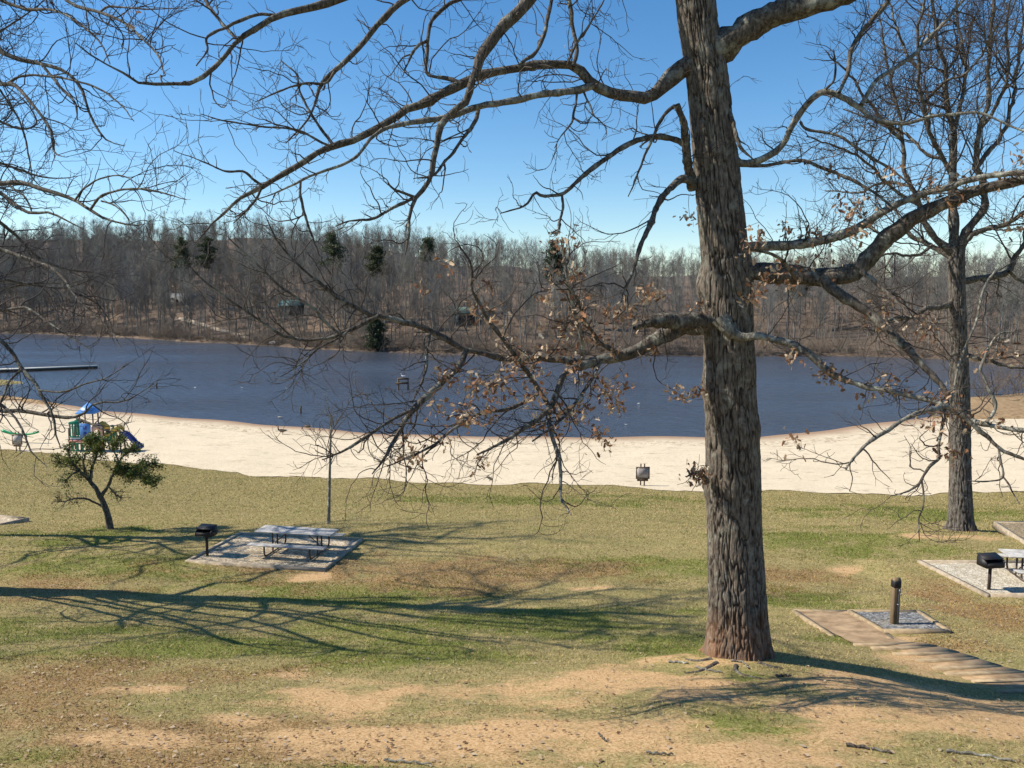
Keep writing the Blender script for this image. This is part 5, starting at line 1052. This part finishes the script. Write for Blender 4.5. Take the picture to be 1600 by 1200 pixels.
panel("window_panel", .16, 1.06, 1.05, 2.05, -.6, pt, hole=.26, arch=True)
panel("window_panel", .16, 1.06, 1.05, 2.05, .6, py_, hole=.26, arch=True)
panel("low_rail", -1.75, .1, .78, .98, -.68, pp); panel("skirt_panel", -1.72, -.5, .05, .74, -.55, pg, slots=3); panel("skirt_panel", -.42, .1, .05, .76, -.55, pb, hole=.18)
panel("skirt_panel", .2, 1.05, .1, .95, -.56, po, hole=.25)
panel("tunnel_ring", 1.05, 1.6, 1.2, 2.0, -.35, py_, hole=.22, arch=True); panel("tunnel_ring", 1.7, 2.5, .95, 1.75, -.5, py_, hole=.3, arch=True); panel("tunnel_ring", 1.7, 2.5, .95, 1.75, .5, py_, hole=.3, arch=True)
mb = MB(); 
mb.prism([(1.1, .75), (1.9, .75), (2.0, 1.55), (1.75, 1.75), (1.1, 1.25)], -.32, -.25); mb.tube([(1.75, -.28, 1.9), (1.75, -.28, 2.05)], .13, 10); mb.build("climber_panel", pg, o)
for x in (1.75, 2.45):
    for y in (-.5, .5): post(x, y, 1.5, brownp)
mb = MB(); prof = [(2.45, 1.25), (2.75, 1.2), (3.05, 1.0), (3.35, .7), (3.6, .4), (3.8, .22), (4.1, .16)]
for s in (-1, 1):
    V = []; 
    for (x, z) in prof: V += [(x, s * .42, z - .02), (x, s * .42, z + .28), (x, s * .36, z + .28), (x, s * .36, z - .02)]
    Fs = [(k * 4 + i, k * 4 + (i + 1) % 4, (k + 1) * 4 + (i + 1) % 4, (k + 1) * 4 + i) for k in range(len(prof) - 1) for i in range(4)] + [(0, 1, 2, 3), tuple(range(len(V) - 1, len(V) - 5, -1))]; mb.add(V, Fs)
V = []
for (x, z) in prof: V += [(x, -.365, z - .03), (x, .365, z - .03), (x, .365, z + .04), (x, -.365, z + .04)]
mb.add(V, [(k * 4 + i, k * 4 + (i + 1) % 4, (k + 1) * 4 + (i + 1) % 4, (k + 1) * 4 + i) for k in range(len(prof) - 1) for i in range(4)] + [(3, 2, 1, 0), tuple(range(len(V) - 4, len(V)))]); mb.build("slide", pdb, o)
MB().tube([(1.7, -.62, .1), (1.45, -.62, .7), (1.1, -.62, 1.1)], .04, 8).build("hand_rail", pgr, o)
p = pl(33, 692, .8); zS = float(H(p[0], p[1])) + .02
o = empty("seesaw", (p[0], p[1], zS), R(3), label="green plastic seesaw on the sand at the left, behind the whitish board", cat="seesaw")
mb = MB(); V = []; xs_ = np.linspace(-1.35, 1.35, 15)
for x in xs_:
    z = .62 + .22 * (abs(x) / 1.35) ** 2.5 - .05 * x; h_ = .07 + .03 * (abs(x) / 1.35); V += [(x, -.13, z), (x, .13, z), (x, .13, z + h_ * 1.6), (x, -.13, z + h_ * 1.6)]
mb.add(V, [(k * 4 + i, k * 4 + (i + 1) % 4, (k + 1) * 4 + (i + 1) % 4, (k + 1) * 4 + i) for k in range(14) for i in range(4)] + [(3, 2, 1, 0), tuple(range(len(V) - 4, len(V)))]); mb.build("beam", pla("seesaw_green", (.02, .33, .12)), o)
for x in (-.3, .42): MB().tube([(x, 0, -.15), (x, 0, .64)], .055, 8).build("leg", pgr, o, smooth=True)
for x in (-1.05, 1.05): MB().tube([(x, -.2, .86), (x, .2, .86)], .022, 7).build("handle", pgr, o)

# --- dock, swimming marks, birds
o = empty("dock", pl(70, 572, .45), 0, label="long low wooden pier running into the lake from the left edge", cat="dock"); ox = np.array(o.location)
a = pl(-160, 583, .45) - ox; b = pl(152, 571.5, .45) - ox; d = unit(b - a); nrm = np.array([-d[1], d[0], 0]); L = np.linalg.norm(b - a)
mb = MB().bar(a, b, 2.2, .1); mb.build("deck", noisy("dock_deck", (.42, .40, .36), (.62, .60, .54), .6, geo=True), o)
for s in (-1, 1): MB().bar(a + nrm * s * 1.13 + [0, 0, -.16], b + nrm * s * 1.13 + [0, 0, -.16], .05, .3).build("side_beam", darkwood, o)
for k in range(12):
    for s in (-1, 1): q = a + d * (L * (k + .3) / 12) + nrm * s * 1.0; MB().tube([q + [0, 0, -2.2], q + [0, 0, -.06]], .12, 7).build("pile", darkwood, o)
for px, py, hh, lab in [(245, 607, .85, "thin dark post standing in the lake toward the left"), (470, 646, .75, "short dark post in shallow water near the two geese"), (900, 604, 1.0, "dark post in the lake seen below the oak's low limb")]:
    q = pl(px, py, 0); o = empty("mooring_post", (q[0], q[1], 0), label=lab, cat="post"); MB().tube([(0, 0, -1.5), (0.01, 0, hh * .6), (.04, 0, hh)], .085, 8).build("pile", darkwood, o); MB().tube([(.04, 0, hh), (.04, 0, hh + .03)], .095, 8).build("cap", black, o)
q = pl(630, 609, 0); k_ = (q[1]) / F; o = empty("swim_platform_frame", (q[0], q[1], 0), R(4), label="dark timber frame standing in the lake with a white bird on it", cat="frame")
w_ = 7.5 * k_
for s in (-1, 1): MB().tube([(s * w_, 0, -2.5), (s * w_, 0, 19 * k_)], .12, 7).build("leg", darkwood, o)
for z, x0, x1 in ((17.5 * k_, -w_, w_), (10.5 * k_, -w_ * 1.45, w_)): MB().box(((x0 + x1) / 2, 0, z), (x1 - x0 + .1, .3, .24)).build("crossbeam", darkwood, o)
def loft(rows, k=12):
    mb = MB(); V = []
    for (x, y, z, rx, rz, tl) in rows:
        for j in range(k): t = 2 * math.pi * j / k; V.append((x - rz * math.sin(t) * math.sin(tl), y + rx * math.cos(t), z + rz * math.sin(t) * math.cos(tl)))
    n = len(rows); Fs = [(i * k + j, i * k + (j + 1) % k, (i + 1) * k + (j + 1) % k, (i + 1) * k + j) for i in range(n - 1) for j in range(k)] + [tuple(range(k - 1, -1, -1)), tuple(range((n - 1) * k, n * k))]; return mb.add(V, Fs)
brn, blk, wht = noisy("goose_brown", (.10, .07, .045), (.2, .15, .1), 14), mat("goose_black", (.012, .011, .012), .6), mat("feather_white", (.75, .74, .70), .7)
def bird(px, py, z, rz, s, label, cat_, body, neck, pose, name):
    q = pl(px, py, z) if pose == 'swim' or z > .5 else G(px, py); o = empty(name, q, rz, label=label, cat=cat_)
    o.scale = (s,) * 3; leg = .17 if pose == 'stand' else -.05
    # one continuous body: tail, rump, breast, neck, head
    up = 1.0 if pose != 'low' else .2
    rows = [(.42, 0, .16, .03, .012, 0), (.34, 0, .15, .07, .04, 0), (.2, 0, .14, .12, .09, 0), (.02, 0, .13, .145, .125, 0), (-.14, 0, .145, .13, .12, -.3), (-.23, 0, .19, .085, .085, -.8)]
    nk = [(-.28, 0, .27, .05, .05, -1.3), (-.29, 0, .36, .036, .036, -1.5), (-.28, 0, .45, .032, .032, -1.5), (-.29, 0, .50, .036, .038, -1.2), (-.33, 0, .53, .042, .045, -.3), (-.39, 0, .525, .034, .032, 0), (-.42, 0, .515, .016, .012, 0), (-.47, 0, .505, .008, .006, 0)]
    if pose == 'graze': nk = [(-.30, 0, .14, .05, .05, .3), (-.38, 0, .08, .036, .036, .8), (-.44, 0, .0, .032, .032, 1.2), (-.47, 0, -.06, .036, .038, 1.2), (-.49, 0, -.11, .03, .03, 1.4), (-.50, 0, -.15, .01, .01, 1.5)]
    if pose == 'swim' and s < .8: nk = [(-.27, 0, .24, .05, .05, -1), (-.30, 0, .29, .045, .045, -.5), (-.36, 0, .30, .03, .028, 0), (-.42, 0, .29, .008, .006, 0)]
    rows = [(x, y, z_ + leg, a_, b_, t_) for (x, y, z_, a_, b_, t_) in rows + nk]
    bo = loft(rows).build("body", body, o, smooth=True)
    bo.data.materials.append(neck); bo.data.materials.append(wht); nb = 12
    for pz in bo.data.polygons:
        c_ = pz.center
        if c_.x < -.235: pz.material_index = 1
        elif c_.x > .3 or (c_.x < -.1 and c_.z < .12 + leg): pz.material_index = 2
        if c_.x < -.26 and -.34 < c_.x and c_.z - leg > .50 and c_.z - leg < .525 and pose != 'graze': pz.material_index = 2
    if leg > 0:
        for sy in (-1, 1):
            lg_ = MB(); lg_.tube([(.02, sy * .06, leg + .06), (.04, sy * .06, leg - .04), (.01, sy * .06, .01)], [.025, .012, .011], 6); lg_.prism([(.02, sy * .06 - .01), (-.1, sy * .06 - .05), (-.11, sy * .06), (-.1, sy * .06 + .05), (.02, sy * .06 + .01)], .0, .012, 'Z'); lg_.build("leg", blk, o)
    return o
bird(441, 679, .1, R(10), 1.15, "goose standing upright on the sand near the water, neck raised", "goose", brn, blk, 'stand', "goose")
bird(480, 671, .1, R(5), 1.0, "goose with lowered head feeding at the waterline, right of the standing one", "goose", brn, blk, 'stand' if False else 'graze', "goose").location.z += .2
bird(437, 653, 0, R(0), .75, "small duck floating on the lake above the standing goose", "duck", noisy("duck_grey", (.25, .22, .19), (.5, .47, .43), 10), brn, 'swim', "duck")
for px, py, lab in [(945, 634, "white gull on the water just left of the oak's hanging dry leaves"), (998, 631, "white gull floating farther right, nearest the oak trunk"), (978, 664, "white gull close to the beach below the other two"), (305, 606, "white gull floating at the left, farther out than the posts"), (448, 607, "white gull floating left of the dark timber frame"), (378, 606, "white gull floating between the two thin posts"), (554, 581, "pale gull far out near the opposite shore")]:
    bird(px, py, 0, R(random.choice([0, 180, 20])), .42, lab, "gull", wht, wht, 'swim', "gull")
q = pl(630, 588.5, 19 * k_); o2 = bird(630, 588.5, 18.3 * k_, 0, .8, "white bird sitting on top of the dark timber frame", "gull", wht, wht, 'swim', "gull")

# --- cabins and path on the far hill
def cabin(k, label, roofc, wallc, w2, h):
    x, y = cab_w[k]; z = float(H(x, y)); o = empty("cabin", (x, y, z), R([5, -8, 10][k]), label=label, cat="cabin")
    wm = mat("cabin_wall", wallc, .9); MB().box((0, 0, h / 2 - .3), (w2, 4, h + .6)).build("wall", wm, o)
    mb = MB(); mb.prism([(-2.6, h - .25), (2.6, h - .25), (2.6, h - .13), (0, h + 1.5), (-2.6, h - .13)], -w2 / 2 - .4, w2 / 2 + .4, 'X'); mb.build("roof", mat("cabin_roof", roofc, .7), o)
    for s in (-1, 1):
        f = MB().box((s * w2 * .27, -2.03, h * .55), (1.0, .06, 1.0)).build("window", mat("window_glass", (.03, .035, .04), .15), o); MB().box((s * w2 * .27, -2.07, h * .55 - .55), (1.2, .12, .08)).build("sill", wm, f)
    dd = MB().box((0, -2.03, 1.0), (.9, .06, 2.0)).build("door", mat("cabin_door", (.06, .04, .03), .8), o)
cabin(0, "long pale grey cabin half hidden high in the wood at the left", (.1, .105, .115), (.15, .15, .15), 9, 2.6)
cabin(1, "dark cabin with a teal roof among the trees left of centre", (.06, .15, .16), (.06, .055, .05), 6.5, 3.0)
cabin(2, "dark cabin with a green roof among the trees near the middle of the far shore", (.10, .15, .12), (.06, .055, .05), 6, 3.0)
Q = spline(np.c_[path_w, np.zeros(len(path_w)), np.zeros(len(path_w))], 40)[:, :2]; t_ = unit(np.gradient(Q, axis=0)); nn_ = np.c_[-t_[:, 1], t_[:, 0]]
V = []
for q, n_ in zip(Q, nn_):
    for s in np.linspace(-1, 1, 5): pnt = q + n_ * s * .75; V.append((pnt[0], pnt[1], float(H(pnt[0], pnt[1])) + .12))
i = np.arange(39 * 5).reshape(39, 5)[:, :-1].ravel(); tag(meshobj("footpath", np.array(V), np.stack([i, i + 1, i + 6, i + 5], -1), noisy("pale_path", (.28, .23, .17), (.42, .35, .27), 1, geo=True)), "pale sandy footpath running down the far hill to the shore", "path", kind="structure")
q = pl(428, 537, .5); o = empty("boulder", (q[0], q[1], float(H(q[0], q[1]))), label="pale boulder at the water's edge at the foot of the far path", cat="rock")
bpy.ops.mesh.primitive_ico_sphere_add(subdivisions=3, radius=1); b_ = bpy.context.object; b_.name = "boulder"; b_.parent = o
for v_ in b_.data.vertices: f_ = .75 + .5 * float(fbm(v_.co.x * 1.5 + 9, v_.co.y * 1.5, v_.co.z * 1.5)); v_.co = (v_.co.x * f_ * 1.3, v_.co.y * f_, v_.co.z * f_ * .6)
b_.data.materials.append(mat("pale_rock", (.55, .5, .44), .9)); b_.name = "stone"

# ------------------------------------------------------------------ grass blades, fallen leaves, sticks
def in_poly(x, y, poly):
    r_ = np.zeros(x.shape, bool); n = len(poly); j = n - 1
    for i in range(n):
        xi, yi = poly[i][:2]; xj, yj = poly[j][:2]; c_ = ((yi > y) != (yj > y)) & (x < (xj - xi) * (y - yi) / (yj - yi + 1e-12) + xi); r_ ^= c_; j = i
    return r_
keepout = [[pl(289, 877, z1), pl(507, 891, z1), pl(568, 842, z1), pl(375, 832, z1)], [pl(1433, 876, z2), pl(1541, 930, z2), pl(1730, 932, z2), pl(1640, 877, z2)], q4, [G(1240, 953), G(1330, 956), G(1435, 1003), G(1530, 1028), G(1700, 1070), G(1700, 1085), G(1560, 1084), G(1470, 1056), G(1390, 1024), G(1300, 996)]]
def scatter(n, y0, y1, bias=1.0):
    y = y0 + (y1 - y0) * rng.random(n) ** bias; x = rng.uniform(-.69, .69, n) * (y + 1.0); ok = np.ones(n, bool)
    for kp in keepout: ok &= ~in_poly(x, y, kp)
    ok &= np.hypot(x - tr0[0], y - tr0[1]) > .62; return x[ok], y[ok]
tr0 = at(1152, 1036, TY)
x, y = scatter(560000, 6.9, 58, 1.0); zn = zones(x, y); n1 = fbm(x * 2.2, y * 2.2, o=3, s=77); gr = np.clip(zn[:, 1] + (n1 - .5) * 1.6, 0, 1); dn = np.clip(zn[:, 0] * 1.5 + (n1 - .5), 0, 1)
k = (rng.random(len(x)) > dn * .95) & (y < yg(x) + .9 * (vn(x * 1.7, 5.) - .5)); x, y, gr, zl = x[k], y[k], gr[k], zn[k, 2]; n = len(x)
h = rng.uniform(.016, .042, n) * (1 + .5 * gr) * (.8 + y / 60); a = rng.uniform(0, 6.28, n); w_ = rng.uniform(.003, .006, n) * (.6 + y / 12); lx, ly = rng.normal(size=(2, n)) * h * .9
z = H(x, y) - .004; V = np.stack([np.c_[x - np.cos(a) * w_, y - np.sin(a) * w_, z], np.c_[x + np.cos(a) * w_, y + np.sin(a) * w_, z], np.c_[x + lx, y + ly, z + h]], 1)
cg = np.array([.165, .195, .035]); ct = np.array([.46, .355, .165]); t = np.clip(np.where(rng.random(n) < gr, .9, .1) + rng.normal(size=n) * .15, 0, 1)[:, None]
cc = (cg * t + ct * (1 - t)) * rng.uniform(.55, 1.35, (n, 1)); cc = cc * (1 - np.array([.1, .3, .45])[None] * zl[:, None])
tag(meshobj("grass", V.reshape(-1, 3), np.arange(3 * n).reshape(n, 3), M['grass'], attrs={"col": np.repeat(cc, 3, 0)}), "short thin grass, green and straw coloured, over the near lawn", "grass", kind="stuff")
x, y = scatter(15000, 6.9, 29, .9); zn = zones(x, y); k = rng.random(len(x)) < .22 + .75 * zn[:, 2]; x, y = x[k], y[k]
pts = np.c_[x, y, H(x, y) + .012]; n = len(x); B = np.array([[-.5, 0, 0], [-.15, .3, .12], [.5, .05, .02], [-.15, -.3, .1]]); a = rng.uniform(0, 6.28, n); s = rng.uniform(.03, .085, n); tz = rng.normal(size=n) * .3
V = np.stack([np.stack([pts[:, 0] + s * (np.cos(a) * b[0] - np.sin(a) * b[1]), pts[:, 1] + s * (np.sin(a) * b[0] + np.cos(a) * b[1]), pts[:, 2] + s * (b[2] + tz * b[1] * .6) + .004], -1) for b in B], 1)
cc = np.array([(.30, .2, .12), (.42, .31, .2), (.2, .12, .07), (.52, .42, .30)])[rng.integers(4, size=n)] * rng.uniform(.7, 1.1, (n, 1))
tag(meshobj("fallen_leaves", V.reshape(-1, 3), np.arange(4 * n).reshape(n, 4), M['leaf'], attrs={"col": np.repeat(cc, 4, 0)}), "dry brown leaves fallen on the lawn", "leaves", kind="stuff")
# scraps of twig on the beach line
for k, (pp_, r_, lab, mm) in enumerate([([(1478, 1176), (1510, 1179), (1545, 1184), (1585, 1192)], .018, "long pale fallen stick near the lower right corner", 'pale'), ([(1322, 1166), (1352, 1170), (1372, 1174), (1392, 1178)], .02, "dark fallen branch lying left of the long pale stick", 'limb'), ([(600, 1190), (640, 1193), (675, 1197)], .014, "thin pale stick at the bottom edge left of centre", 'pale'),
                         ([(1045, 1036), (1060, 1036), (1075, 1038)], .022, "short pale stick lying left of the big oak's roots", 'pale'), ([(1088, 1044), (1105, 1048), (1128, 1052)], .02, "grey stick lying in front of the big oak's roots", 'pale'), ([(1142, 1034), (1160, 1036), (1170, 1046)], .018, "crooked pale stick against the foot of the big oak", 'pale'), ([(1212, 1058), (1225, 1057), (1236, 1058)], .022, "dark bit of broken branch right of the big oak", 'limb'),
                         ([(935, 1148), (945, 1158), (952, 1160)], .012, "small dark twig on the bare dirt below the oak", 'limb'), ([(1010, 1178), (1035, 1180), (1052, 1181)], .014, "thin dark twig at the bottom middle of the lawn", 'limb')]):
    q = [G(*c_) + [0, 0, .02] for c_ in pp_]; c_ = q[0]; Q = spline([[*(p_ - c_), r_ * (1 - .5 * j / len(q))] for j, p_ in enumerate(q)], 14); Q[:, 2] += .012 * np.sin(np.arange(14) * 1.7)
    V, Fq = tubes(Q[None, :, :3], Q[None, :, 3], 7); o = meshobj("fallen_stick", V, Fq, M[mm], None, smooth=True); o.location = tuple(c_); tag(o, lab, "stick")
# surface roots of the oak
ro = [([(1120, 1036), (1105, 1044), (1090, 1050), (1070, 1052)], .05), ([(1150, 1040), (1150, 1048), (1165, 1056), (1190, 1060)], .045), ([(1185, 1036), (1205, 1042), (1222, 1044)], .05), ([(1112, 1030), (1090, 1033), (1072, 1030)], .045)]
for pp_, r_ in ro:
    q = [G(*c_) for c_ in pp_]; Q = spline([[*p_, r_ * (1 - .6 * j / len(q))] for j, p_ in enumerate(q)], 16); Q[:, 2] -= .012
    V, Fq = tubes(Q[None, :, :3], Q[None, :, 3], 8); meshobj("root", V, Fq, M['limb'], oak, smooth=True)
# ------------------------------------------------------------------ parents keep their children's world places
bpy.context.view_layer.update()
for root in (oak, tB, tA, tE, tC, tD):
    off = Vector(root.location)
    for ch in root.children:
        ch.location = -off
